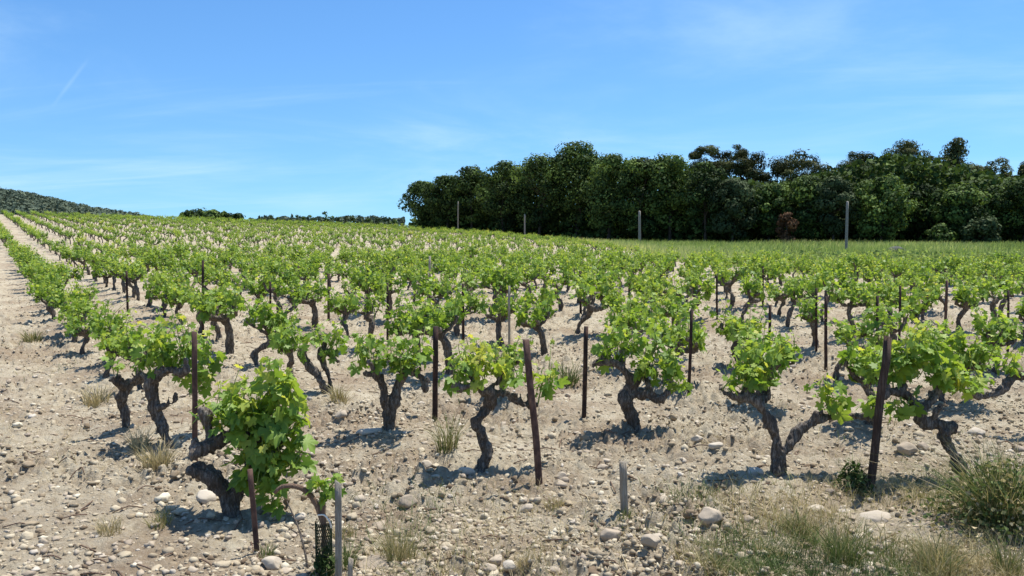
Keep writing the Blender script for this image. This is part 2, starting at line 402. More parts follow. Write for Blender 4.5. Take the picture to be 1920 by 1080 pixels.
F3 = np.stack([np.full(na, cidx), np.arange(na) * nr, ((np.arange(na) + 1) % na) * nr], 1)
V = np.vstack([np.stack([GX, GY, GZ], 1), [[0, 0, gz(0, 0)]]])
md = sst(0.3, 2.0, V[:, 0] - edge(V[:, 1])) * (V[:, 1] > 15)
md = np.maximum(md, sst(130, 150, np.hypot(V[:, 0], V[:, 1])))
gm = mesh('ground', V, [Fq, F3], [M['soil']], {'meadow': md}, smooth=True)
obj('ground', gm, kind='structure')

# far wooded hill, beyond the crest on the left
def hill_h(az, r):
    """az in photo pixels of the 1920 frame (skyline column)"""
    top = np.interp(az, [-900, -500, -200, 0, 60, 130, 200, 260, 300, 420], [230, 290, 335, 357, 366, 382, 396, 404, 412, 440])
    z = 1.7 + (430 - top) / FPX * 700
    return (z - 0.0) * np.exp(-((r - 700) / 190.0) ** 2)
hp = np.linspace(-1100, 420, 90); hr = np.linspace(330, 1100, 40)
HP, HR = np.meshgrid(hp, hr, indexing='ij')
HX, HY = (HP - 960) / FPX * HR, HR + 0 * HP
HZ = hill_h(HP, HR) - 2.5
i, j = np.meshgrid(np.arange(89), np.arange(39), indexing='ij')
Fh = np.stack([i * 40 + j, (i + 1) * 40 + j, (i + 1) * 40 + j + 1, i * 40 + j + 1], -1).reshape(-1, 4)
m, t, o = newmat('hill_soil'); t.links.new(pbsdf(t, (.10, .11, .065), .95, .05), o.inputs[0])
obj('hill', mesh('hill', np.stack([HX.ravel(), HY.ravel(), HZ.ravel()], 1), [Fh], [m], smooth=True), kind='structure')
g = Geo(); n = 2600
hpx = rng.uniform(-700, 310, n); hrr = rng.uniform(480, 760, n)
cz = hill_h(hpx, hrr) - 2.5; c0 = np.stack([(hpx - 960) / FPX * hrr, hrr, cz + 1.0], 1); rr = rng.uniform(1.8, 4.0, n)
k = 20
dirs = unit(rng.normal(size=(n, k, 3))); dirs[..., 2] = np.abs(dirs[..., 2])
pos = (c0[:, None] + dirs * rr[:, None, None] * np.array([1, 1, 1.0])).reshape(-1, 3)
put_leaves(g, pos, (dirs + rng.normal(size=dirs.shape) * .4).reshape(-1, 3), rng.normal(size=(n * k, 3)), rng.uniform(1.2, 2.4, n * k), np.repeat(np.clip(rng.normal(.4, .25, n), 0, 1), k), KITE)
obj('hillside_forest', g.build('hillside_forest', [M['forest_leaf']]), label='dark green forest covering the far hill slope', cat='forest', kind='stuff')

# ------------------------------------------------------------------ trees of the wood
def make_tree(name, px, top, base, hw, Y, kind, label, group=None, nleaf=5200, low=.10, cat='tree', seed=None, leaf=None, crown_y=None, light=0.0):
    """a tree standing at depth Y whose crown spans the given columns and rows of the photograph"""
    g = np.random.default_rng(seed if seed is not None else int(px * 7 + top))
    x = (px - 960) / FPX * Y
    z0 = float(macro(np.array([x]), np.array([Y]))[0])
    H = float(at_depth(px, top, Y)[2]) - z0; W = hw / FPX * Y
    o = empty(name, (x, Y, z0 - .05), label, cat, group)
    geo = Geo(); tr = Geo()
    lm = M[leaf or {'oak': 'oak_leaf', 'pine': 'pine_leaf', 'bush': 'oak_leaf', 'conifer': 'pine_leaf', 'pale': 'grey_leaf', 'dead': 'dead_leaf'}[kind]]
    # puffs
    P, PR = [], []
    if kind in ('oak', 'bush', 'pale', 'dead'):
        npf = 95 if kind == 'oak' else 34
        for q in range(npf):
            u = g.random() ** .8; zz = low + (1 - low) * u
            prof = (math.sin(pi * min(1, (u * .90 + .10)) ** 1.2) ** .6) if u < .98 else .3
            a = g.random() * 2 * pi; rr = prof * (g.random() ** .35)
            s = g.uniform(.13, .29) if kind == 'oak' else g.uniform(.2, .34)
            P.append((math.cos(a) * rr * (1 - s * .6) * W, math.sin(a) * rr * (1 - s * .6) * W, min(zz * H, H - s * W * .8))); PR.append(s * W * (1 + .4 * g.random()))
        P.append((g.normal() * .15 * W, 0, H - .32 * W)); PR.append(.34 * W)
    elif kind == 'pine':
        cb = float(at_depth(px, crown_y, Y)[2]) - z0
        npf = 42
        for q in range(npf):
            a = g.random() * 2 * pi; rr = g.random() ** .5
            zz = cb + (H - cb) * (0.12 + .80 * (1 - rr ** 2.4) ** .5 * (.25 + .75 * g.random()))
            s = g.uniform(.13, .30); P.append((math.cos(a) * rr * W * .82, math.sin(a) * rr * W * .82, min(zz, H - s * W * .4))); PR.append(s * W)
    elif kind == 'conifer':
        npf = 40
        for q in range(npf):
            u = g.random() ** .8; a = g.random() * 2 * pi; rr = (1 - u) ** .55 * (.3 + .7 * g.random())
            s = .30 * (1 - u * .35); P.append((math.cos(a) * rr * W, math.sin(a) * rr * W, (low + (1 - low) * u) * H - s * W * .4)); PR.append(s * W)
        for tq in np.linspace(.06, 1.0, 16):
            aq = g.random() * 6.28; P.append((math.cos(aq) * (.02 + .34 * tq) * W, math.sin(aq) * (.02 + .34 * tq) * W, H - (.08 + tq) * W)); PR.append((.10 + .13 * tq * g.uniform(.6, 1.2)) * W)
    P = np.array(P); PR = np.array(PR)
    pr = PR ** 2 / np.sum(PR ** 2); idx = g.choice(len(P), nleaf, p=pr)
    d = unit(g.normal(size=(nleaf, 3)))
    flat = np.array([1, 1, .62]) if kind == 'pine' else np.array([1, 1, .85])
    rad_ = PR[idx] * (0.72 + .32 * g.random(nleaf) ** .6)
    # ragged outline
    rad_ *= 1 + (.95 if kind == 'pine' else .6) * vn3(P[idx] * .7 + d * 2.2, 3)
    pos = P[idx] + d * rad_[:, None] * flat
    pos[:, 2] = np.maximum(pos[:, 2], .15)
    nor = d + g.normal(size=d.shape) * .28 + np.array([0, 0, .20])
    tp = g.normal(size=d.shape) + np.array([0, 0, .4]) + d * .6
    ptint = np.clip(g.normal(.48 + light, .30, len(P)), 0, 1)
    sz = g.uniform(.17, .36, nleaf) * (.85 if kind == 'pine' else 1) * (1.25 if kind in ('pine', 'conifer') else 1.0) * (0.7 + .1 * W) * (1 if Y < 150 else 2.4)
    put_leaves(geo, pos, nor, tp, sz, np.clip(ptint[idx] + g.normal(0, .10, nleaf), 0, 1), NEEDLE if kind in ('pine', 'conifer') else KITE)
    # trunk and limbs
    th = H * .55 if kind != 'pine' else cb + (H - cb) * .35
    bend = g.normal(size=2) * .05 * H
    r0 = max(.1, .022 * H)
    tp_ = [(0, 0, -.2), (bend[0] * .3, bend[1] * .3, th * .4), (bend[0], bend[1], th)]
    add_tube(tr, [tuple(np.array(q) * (1 if Y < 150 else .6)) for q in tp_], [r0, r0 * .8, r0 * .5], sides=7, step=H / 12, rough=.2, g=g)
    for q in (g.choice(len(P), min(9 if kind == 'pine' else 7, len(P)), replace=False) if Y < 150 else []):
        s = np.array(tp_[1]) + (np.array(tp_[2]) - np.array(tp_[1])) * g.uniform(.3, 1)
        e = P[q]; mid = (s + e) / 2 + np.array([0, 0, -.06 * H * (1 if kind == 'pine' else 0)])
        add_tube(tr, [s, mid, e], [r0 * .42, r0 * .3, r0 * .12], sides=5, step=H / 10, rough=.2, g=g)
    obj('trunk', tr.build('trunk', [M['tree_bark']], True), o)
    obj('crown', geo.build('crown', [lm]), o)
    return o
def wood_depth(px): return float(np.interp(px, [740, 850, 1000, 1200, 1500, 1950], [116, 111, 103, 92, 84, 80]))
GRP = 'trees along the edge of the wood'
oaks = [
 (792, 342, 420, 38, 2, 'small dark oak at the low tapering tip of the wood, against sky'),
 (838, 330, 428, 40, 0, 'round dark oak just behind the faint farthest grey post'),
 (885, 314, 436, 48, 1, 'dark green oak between the farthest grey post and the next one'),
 (945, 303, 445, 52, -1, 'dark oak left of the thin post halfway along the shaded wood edge'),
 (1010, 291, 450, 56, 0, 'tall dense oak rising right above the thin grey post'),
 (1082, 268, 452, 62, 2, 'highest bulging oak crown of the broadleaf part of the wood'),
 (1140, 291, 454, 52, -1, 'dark rounded oak beside the highest oak, nearer the thick post'),
 (1200, 298, 455, 50, 0, 'oak standing straight behind the short thick concrete post'),
 (1256, 290, 455, 56, 1, 'brighter yellow-green topped oak just past the short thick post'),
 (1322, 306, 455, 52, -1, 'dull olive oak in front of the two rounded pine crowns'),
 (1372, 338, 455, 46, -2, 'grey-green oak below the sky gap between the pines'),
 (1440, 345, 452, 44, 0, 'low oak under the sky gap, next to the rust-brown bush'),
 (1512, 330, 450, 50, 0, 'dark oak behind and above the rust-brown bush'),
 (1650, 332, 450, 56, -2, 'bright green leafy oak right beside the tall slim post'),
 (1722, 348, 450, 52, 1, 'dark shady tree next to the bright green oak'),
 (1795, 345, 448, 52, -1, 'olive oak below the pointed dark conifer top'),
 (1856, 352, 448, 50, 0, 'leafy oak below the lone small pine crown'),
 (1918, 338, 448, 52, -1, 'dark oak cut off by the photo edge at the end of the wood'),
]
for k, (px, top, base, hw, dy, lab) in enumerate(oaks):
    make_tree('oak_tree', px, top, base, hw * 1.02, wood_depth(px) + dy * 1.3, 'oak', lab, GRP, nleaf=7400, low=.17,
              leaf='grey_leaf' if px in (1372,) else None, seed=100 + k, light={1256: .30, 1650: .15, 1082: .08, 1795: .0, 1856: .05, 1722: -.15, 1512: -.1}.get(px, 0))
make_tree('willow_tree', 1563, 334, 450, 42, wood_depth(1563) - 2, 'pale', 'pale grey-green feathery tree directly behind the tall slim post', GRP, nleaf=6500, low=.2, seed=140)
make_tree('shrub', 1474, 398, 450, 22, wood_depth(1474) - 4, 'dead', 'rust-brown dead bush at the foot of the wood', None, nleaf=2200, low=.1, cat='bush', seed=141)
make_tree('shrub', 1842, 408, 450, 40, wood_depth(1842) - 4, 'pale', 'grey-green bush at the foot of the wood near the photo edge', None, nleaf=3200, low=.05, cat='bush', seed=142)
make_tree('shrub', 1760, 420, 450, 26, wood_depth(1760) - 4, 'bush', 'low dark bush in the meadow margin below the pointed conifer', None, nleaf=2200, low=.05, cat='bush', seed=143)
GP = 'pines rising behind the oaks'
pines = [(1322, 271, 345, 46, 'first small rounded pine crown above the olive oak'), (1386, 264, 352, 56, 'pine with ragged crown above the sky gap, nearer the olive oak'),
 (1488, 279, 372, 68, 'wide umbrella pine between the two sky gaps'), (1610, 265, 375, 60, 'umbrella pine with clear sky under its crown beside the tallest pine'),
 (1694, 256, 385, 62, 'tallest pine with domed crown above the wood'), (1855, 288, 380, 44, 'lone small pine crown between pointed conifer and photo edge'),
 (1742, 300, 390, 62, 'dark pine crown filling the dip between tallest pine and pointed conifer')]
for k, (px, top, cy, hw, lab) in enumerate(pines):
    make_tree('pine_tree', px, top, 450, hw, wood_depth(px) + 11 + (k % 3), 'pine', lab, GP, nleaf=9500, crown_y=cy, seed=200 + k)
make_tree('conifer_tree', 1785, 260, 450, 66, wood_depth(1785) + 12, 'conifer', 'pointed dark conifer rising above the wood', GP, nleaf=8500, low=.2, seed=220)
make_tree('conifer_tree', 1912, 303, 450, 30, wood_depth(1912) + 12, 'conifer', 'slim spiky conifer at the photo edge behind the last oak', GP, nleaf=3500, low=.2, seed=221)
# depth of the wood behind the front trees: one uncountable mass
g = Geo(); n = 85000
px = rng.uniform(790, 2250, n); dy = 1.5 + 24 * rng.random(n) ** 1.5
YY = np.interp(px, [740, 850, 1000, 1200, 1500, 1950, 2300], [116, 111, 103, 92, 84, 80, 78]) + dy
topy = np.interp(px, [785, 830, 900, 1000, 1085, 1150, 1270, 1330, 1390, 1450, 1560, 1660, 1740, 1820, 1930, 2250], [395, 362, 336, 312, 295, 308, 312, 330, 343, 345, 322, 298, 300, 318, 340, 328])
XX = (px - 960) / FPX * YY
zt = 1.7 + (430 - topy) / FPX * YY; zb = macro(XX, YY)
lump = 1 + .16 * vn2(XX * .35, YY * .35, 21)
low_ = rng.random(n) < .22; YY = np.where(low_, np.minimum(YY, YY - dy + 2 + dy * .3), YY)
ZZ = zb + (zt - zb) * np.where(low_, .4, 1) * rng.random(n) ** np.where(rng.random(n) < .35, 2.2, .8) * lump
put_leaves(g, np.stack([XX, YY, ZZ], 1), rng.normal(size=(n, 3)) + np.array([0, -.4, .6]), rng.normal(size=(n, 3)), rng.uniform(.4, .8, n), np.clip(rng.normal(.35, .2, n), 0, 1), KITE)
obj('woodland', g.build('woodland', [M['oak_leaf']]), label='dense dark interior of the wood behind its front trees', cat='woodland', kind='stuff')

# copse and conifer line beyond the crest of the field
GC = 'round trees of the small copse beyond the field'
for k, (px, top, hw) in enumerate([(356, 396, 17), (378, 393, 19), (402, 395, 18), (424, 398, 18), (446, 401, 17)]):
    lab = ['first tree of the distant round copse on the far hill side', 'highest tree of the distant round copse', 'middle tree of the distant round copse',
           'tree just past the middle of the distant copse', 'low last tree of the distant copse towards the cypress line'][k]
    make_tree('copse_tree', px, top, 420, hw * 1.3, 205 + (k % 2) * 4, 'bush', lab, GC, nleaf=1500, low=.02, seed=300 + k, leaf='oak_leaf')
GL = 'tiny dark conifers along the horizon'
for k, (px, top, hw) in enumerate([(488, 404, 5), (498, 408, 5), (509, 403, 7), (524, 407, 6), (549, 401, 5), (558, 402, 6), (571, 406, 6), (583, 403, 6), (597, 405, 5), (611, 397, 7), (624, 405, 6),
                                    (638, 406, 6), (650, 404, 5), (662, 402, 6), (676, 407, 8), (692, 409, 8), (708, 407, 10), (725, 406, 12), (738, 410, 8)]):
    make_tree('horizon_conifer', px, top, 420, hw * 1.35, 290 + (k % 3) * 6, 'conifer' if hw < 6 else 'bush', 'tiny dark tree of the row along the far horizon', GL, nleaf=260, low=.0, seed=330 + k)

g = Geo(); n = 4500
px = rng.uniform(470, 760, n); YY = rng.uniform(296, 330, n); XX = (px - 960) / FPX * YY
zt = 1.7 + (430 - (408 + 8 * vn2(px * .06, px * 0, 71))) / FPX * YY
put_leaves(g, np.stack([XX, YY, macro(XX, YY) + (zt - macro(XX, YY)) * rng.random(n) ** .6], 1), rng.normal(size=(n, 3)), rng.normal(size=(n, 3)), rng.uniform(.7, 1.5, n), np.clip(rng.normal(.4, .2, n), 0, 1), KITE)
obj('far_scrub', g.build('far_scrub', [M['forest_leaf']]), label='low dark scrub under the tiny conifers on the horizon', cat='scrub', kind='stuff')
# ------------------------------------------------------------------ meadow grass strip between field and wood
g = Geo(); n = 120000
YY = rng.uniform(20, 118, n); XX = edge(YY) + 0.6 + rng.random(n) ** 1.0 * np.maximum(2, 62 - edge(YY))
pxx = 960 + FPX * XX / YY
fy = np.interp(pxx, [740, 850, 1000, 1200, 1500, 1950, 2300], [116, 111, 103, 92, 84, 80, 78]) - 1.0
k = (YY < fy) & (pxx < 2050) & (pxx > 760)
XX, YY = XX[k], YY[k]; n = len(XX)
ht = (.42 + .35 * rng.random(n)) * (1 + .6 * vn2(XX * .35, YY * .35, 31)) * (1 - .35 * sst(75, 110, YY))
tn = np.clip(.50 + .8 * vn2(XX * .16, YY * .4, 32) + .25 * sst(16, 6, XX) - .35 * sst(36, 28, YY) + rng.normal(0, .15, n), 0, 1)
blades(g, np.stack([XX, YY, macro(XX, YY) - .02], 1), ht, rng.normal(size=(n, 3)) * np.array([.22, .22, 0]) + np.array([.12, 0, 0]), rng.uniform(.02, .05, n), tn)
obj('meadow_grass', g.build('meadow_grass', [M['meadow_grass']]), label='tall green meadow grass between the vineyard and the wood', cat='grass', kind='stuff')
# weeds rows of darker herbs at the near margin of the meadow
g = Geo(); n = 16000
XX = rng.uniform(12, 44, n); YY = 33 + rng.random(n) * 9 + vn2(XX * .3, XX * 0, 3) * 4
tn = np.clip(rng.normal(.2, .12, n), 0, 1)
put_leaves(g, np.stack([XX, YY, macro(XX, YY) + rng.random(n) ** .7 * (.55 + .5 * vn2(XX * .5, YY * .5, 5))], 1), rng.normal(size=(n, 3)) + np.array([0, 0, 1]), rng.normal(size=(n, 3)), rng.uniform(.08, .2, n), tn, KITE)
obj('margin_weeds', g.build('margin_weeds', [M['meadow_grass']]), label='dark green weeds along the near margin of the meadow', cat='weeds', kind='stuff')

# ------------------------------------------------------------------ posts and stakes
def prism(P0, P1, w0, w1, d0, d1, twist=0.0, geo=None, nseg=8, wob=.0, seed=0, top_slant=0.0):
    """bevelled square stake between two points"""
    g = np.random.default_rng(seed); P0 = np.array(P0, float); P1 = np.array(P1, float)
    ax = unit((P1 - P0)[None])[0]; x = unit(np.cross(ax, [0, 1, 0])[None])[0]; y = np.cross(ax, x)
    c, s = math.cos(twist), math.sin(twist); x, y = x * c + y * s, -x * s + y * c
    b = .22; sec = [(-1 + b, -1), (1 - b, -1), (1, -1 + b), (1, 1 - b), (1 - b, 1), (-1 + b, 1), (-1, 1 - b), (-1, -1 + b)]
    V = []; ts = list(np.linspace(0, 1, nseg))
    off = np.cumsum(g.normal(size=(nseg, 2)) * wob, 0)
    for q, tt in enumerate(ts):
        w = w0 + (w1 - w0) * tt; d = d0 + (d1 - d0) * tt
        for a, e in sec: V.append(P0 + (P1 - P0) * tt + x * (a * w / 2 + off[q, 0]) + y * (e * d / 2 + off[q, 1]) + ax * (top_slant * a * (q == nseg - 1)))
    n = 8; F = []
    for q in range(nseg - 1): F += [[q * n + a, q * n + (a + 1) % n, (q + 1) * n + (a + 1) % n, (q + 1) * n + a] for a in range(n)]
    V.append(P0); V.append(np.mean(V[(nseg - 1) * n:nseg * n], axis=0)); c0, c1 = nseg * n, nseg * n + 1
    F3 = [[c0, (a + 1) % n, a] for a in range(n)] + [[c1, (nseg - 1) * n + a, (nseg - 1) * n + (a + 1) % n] for a in range(n)]
    n0 = geo.n; geo.add(np.array(V), np.array(F)); geo.P[3].append((np.array(F3) + n0, 0))
def stake(name, base, top, wpx, mat, label, cat, group=None, Y=None, wob=.002, slant=0.0, twist=.4, dz=0.0, round_=False):
    b = hit(*base) if Y is None else at_depth(base[0], base[1], Y)
    if Y is not None: b[2] = gz(b[0], b[1])
    tp = at_depth(top[0], top[1], b[1] + dz); w = wpx / FPX * b[1] * (.84 if wpx > 8 else .66)
    geo = Geo(); dv = (tp - b); b0 = -unit(dv[None])[0] * .15
    if round_: add_tube(geo, [b0, dv * .5, dv], [w / 2, w / 2, w / 2 * .86], sides=12, step=.4)
    else: prism(b0, dv, w, w * .95, w * .8, w * .75, twist, geo, wob=wob, seed=int(base[0]), top_slant=slant)
    return obj(name, geo.build(name, [M[mat]], smooth=round_), None, label, cat, group, loc=tuple(b))
GS = 'stakes supporting the vines'
stakes = [
 ((1012, 908), (988, 637), 14, 'rust_red', 'leaning rusty stake in front of the yellow-leaved vine, nearest the short pale peg'),
 ((815, 792), (815, 612), 11, 'rust', 'straight black stake with a grass tuft at its foot'),
 ((1096, 782), (1100, 612), 9, 'rust', 'slim dark stake beside the bushy vine with the low sideways arm'),
 ((1291, 742), (1295, 580), 8, 'rust', 'thin dark stake behind the hanging leaves of the bushy sideways-armed vine'),
 ((366, 866), (364, 622), 12, 'rust_red', 'reddish stake behind the big drooping front vine'),
 ((482, 1038), (468, 880), 12, 'rust_red', 'low rusty stake standing under the big drooping front vine'),
 ((381, 640), (380, 488), 7, 'rust', 'tall thin black stake in the second vine row, beyond the curved-trunk vine'),
 ((1549, 660), (1549, 556), 8, 'rust', 'dark stake above the forked low-armed vine'),
 ((1441, 640), (1444, 572), 7, 'rust', 'short dark stake among vines behind the forked low-armed vine'),
 ((1645, 605), (1646, 555), 7, 'rust', 'small dark stake behind the top of the thick wooden stake'),
 ((1771, 606), (1775, 526), 7, 'rust_red', 'brown stake on the bare gap between vines near the meadow'),
 ((727, 592), (727, 530), 6, 'rust', 'small dark stake beyond the Y-shaped vine'),
 ((868, 596), (868, 532), 7, 'rust', 'small dark stake beyond the straight black stake'),
 ((616, 588), (616, 513), 7, 'dark_wood', 'brown wooden stake beyond the two-trunk vine'),
 ((805, 580), (805, 480), 6, 'pale_wood', 'thin pale wooden stake in the middle of the field'),
 ((507, 582), (507, 528), 6, 'rust', 'tiny dark stake in the middle rows beyond the two-trunk vine'),
 ((1089, 566), (1088, 508), 6, 'rust', 'small dark stake far behind the slim dark stake'),
 ((1262, 560), (1259, 520), 6, 'rust', 'tiny dark stake in the rows towards the thick concrete post'),
 ((1531, 596), (1531, 540), 6, 'rust', 'tiny dark stake among middle vines, two stakes before the brown stake on the bare gap'),
 ((1686, 585), (1687, 536), 6, 'rust', 'tiny dark stake among middle vines between the thick wooden stake top and the meadow'),
 ((955, 590), (955, 536), 6, 'pale_wood', 'thin pale stake among middle vines behind the yellow-leaved vine'),
 ((1345, 556), (1344, 512), 5, 'rust', 'tiny dark stake in far rows below the olive oak'),
 ((1180, 548), (1180, 504), 5, 'rust', 'tiny dark stake in far rows below the thick grey post'),
 ((690, 556), (690, 506), 5, 'rust', 'tiny dark stake in far rows beyond the Y-shaped vine'),
 ((560, 545), (560, 498), 5, 'dark_wood', 'tiny brown stake in far rows left of the pale one'),
 ((1430, 540), (1430, 500), 5, 'rust', 'tiny dark stake in far rows below the dead brown bush'),
 ((1890, 600), (1891, 545), 6, 'rust', 'small dark stake near the photo edge among the last rows'),
 ((240, 580), (238, 508), 6, 'rust', 'small dark stake in the second row near the pale lane'),
]
for b, tp, wpx, mat, lab in stakes:
    if b[1] <= 665 and b[0] not in (381, 805): b = (b[0], (tp[1] - 223.6) / .48)   # a stake stands about a metre tall
    stake('vine_stake', b, tp, wpx, mat, lab, 'stake', GS, wob=.0015)
stake('wooden_stake', (1632, 922), (1660, 632), 17, 'dark_wood', 'thick weathered dark wooden stake at the gnarled bent vine', 'stake', GS, wob=.006, slant=.01, twist=.6)
stake('marker_peg', (1172, 966), (1169, 866), 16, 'pale_wood', 'short pale wooden peg in the open stony soil', 'peg', None, twist=.15, slant=.004, wob=.0006)
stake('marker_peg', (635, 1092), (633, 905), 15, 'grey_wood', 'tall pale grey peg beside the young netted vine', 'peg', None, twist=.1, slant=.012, wob=.0006)
stake('marker_peg', (655, 1098), (655, 1048), 12, 'pale_wood', 'broken stub of a peg at the foot of the grey peg', 'peg', None, twist=.2, slant=.006)
GPo = 'grey posts in front of the wood'
for (px, top, base, wpx, Y, lab) in [(1586, 378, 480, 5.2, 52, 'tallest slim grey post standing in the meadow grass'), (1199, 396, 456, 5.2, 84, 'thick grey concrete post at the meadow edge before the dark wood'),
                                     (984, 402, 448, 3.4, 98, 'thin grey post against the black shade of the wood'), (859, 378, 426, 2.4, 106, 'faint thinnest post before the low end of the wood')]:
    x = (px - 960) / FPX * Y; z = gz(x, Y); tp = at_depth(px + (3 if px == 1586 else 0), top, Y)
    geo = Geo(); w = wpx / FPX * Y
    dv = np.array([tp[0] - x, 0, tp[2] - z])
    add_tube(geo, [(0, 0, -.3), tuple(dv * .5), tuple(dv)], [w / 2, w / 2 * .95, w / 2 * .85], sides=12, step=.5)
    obj('concrete_post', geo.build('concrete_post', [M['concrete']], True), None, lab, 'post', GPo, loc=(x, Y, z))

# ------------------------------------------------------------------ grapevines
def shoot_leaves(geo, root, tipv, n, size, g, tmpl=LEAF, yellow=0.0, cane=True, spread=.045):
    """one green shoot from root to tip with alternate leaves, small and yellow towards the tip"""
    root = np.array(root, float); tipv = np.array(tipv, float); Ln = np.linalg.norm(tipv - root) + 1e-6
    mid = (root + tipv) / 2 + g.normal(size=3) * .10 * Ln
    if cane: add_tube(geo, [root, mid, tipv], [.0045, .0035, .0018], mi=1, sides=4, step=.09)
    f = np.clip((np.arange(n) + .6 + g.random(n) * .6) / n, 0, 1)
    p = ((1 - f) ** 2)[:, None] * root + (2 * f * (1 - f))[:, None] * (2 * mid - (root + tipv) / 2) + (f ** 2)[:, None] * tipv
    dr = unit((tipv - root)[None])[0]
    a = np.arange(n) * pi + g.random() * 6 + g.normal(0, .7, n)
    e1 = unit(np.cross(dr, [0.3, .8, .1])[None])[0]; e2 = np.cross(dr, e1)
    sd = np.cos(a)[:, None] * e1 + np.sin(a)[:, None] * e2
    sz = size * (1.15 - .68 * f ** 1.5) * g.uniform(.6, 1.22, n)
    pos = p + sd * (spread * (1.1 - .7 * f) * g.uniform(.5, 1.4, n))[:, None]
    tipd = sd + np.array([0, 0, -.45]) + g.normal(size=(n, 3)) * .35
    nor = sd * .45 + np.array([0, 0, .62]) + g.normal(size=(n, 3)) * .5
    tint = np.clip(.27 + .44 * f ** 1.5 + yellow + g.normal(0, .13, n), 0, 1)
    put_leaves(geo, pos, nor, tipd, sz, tint, tmpl)
def grow_vine(seed, low=False):
    """a gnarled bush vine: short twisted trunk, three to five arms, upright leafy shoots"""
    g = np.random.default_rng(seed); tr = Geo(); fo = Geo()
    hh = g.uniform(.32, .48); ln = g.normal(size=2) * .09
    r0 = g.uniform(.027, .040)
    pts = [np.array([0, 0, -.08]), np.array([g.normal() * .04, g.normal() * .04, hh * .35]), np.array([ln[0] * .6 + g.normal() * .05, ln[1] * .6 + g.normal() * .05, hh * .7]), np.array([ln[0], ln[1], hh])]
    S_ = dict(sides=9, step=.035, rough=.3, g=g) if not low else dict(sides=5, step=.16, rough=.2, g=g)
    add_tube(tr, pts, [r0 * 1.25, r0, r0 * 1.02, r0 * 1.08], **S_)
    na = int(g.integers(3, 6)); a0 = g.random() * 6.28
    for k in range(na):
        a = a0 + k * 2 * pi / na + g.normal() * .35; d = np.array([math.cos(a), math.sin(a), 0])
        Ls = g.uniform(.12, .28); rise = g.uniform(.02, .14)
        e = pts[-1] + d * Ls + np.array([0, 0, rise])
        m1 = pts[-1] + d * Ls * .4 + np.array([g.normal() * .04, g.normal() * .04, rise * .25 + g.normal() * .03])
        e2 = e + np.array([g.normal() * .03, g.normal() * .03, .05])
        add_tube(tr, [pts[-1] - np.array([0, 0, .03]), m1, e, e2], [r0 * .72, r0 * .62, r0 * .52, r0 * .45], **S_)
        for q in range(int(g.integers(4, 6))):
            rt = e2 if q < 2 else m1 + (e - m1) * g.uniform(.3, 1)
            if q == 2 and not low: add_tube(tr, [rt, rt + np.array([g.normal() * .02, g.normal() * .02, .06])], [r0 * .4, r0 * .34], **S_)
            sl = g.uniform(.16, .34) if g.random() < .85 else g.uniform(.36, .52); tipv = rt + d * sl * g.uniform(-.1, .40) + g.normal(size=3) * np.array([.09, .09, .03]) + np.array([0, 0, sl * g.uniform(.75, 1)])
            shoot_leaves(fo, rt, tipv, 11 if not low else 6, g.uniform(.072, .108) * (1 if not low else 1.15), g, LEAF if not low else KITE, g.uniform(-.06, .10), cane=not low)
    return tr, fo
GV = 'bush vines planted in rows'
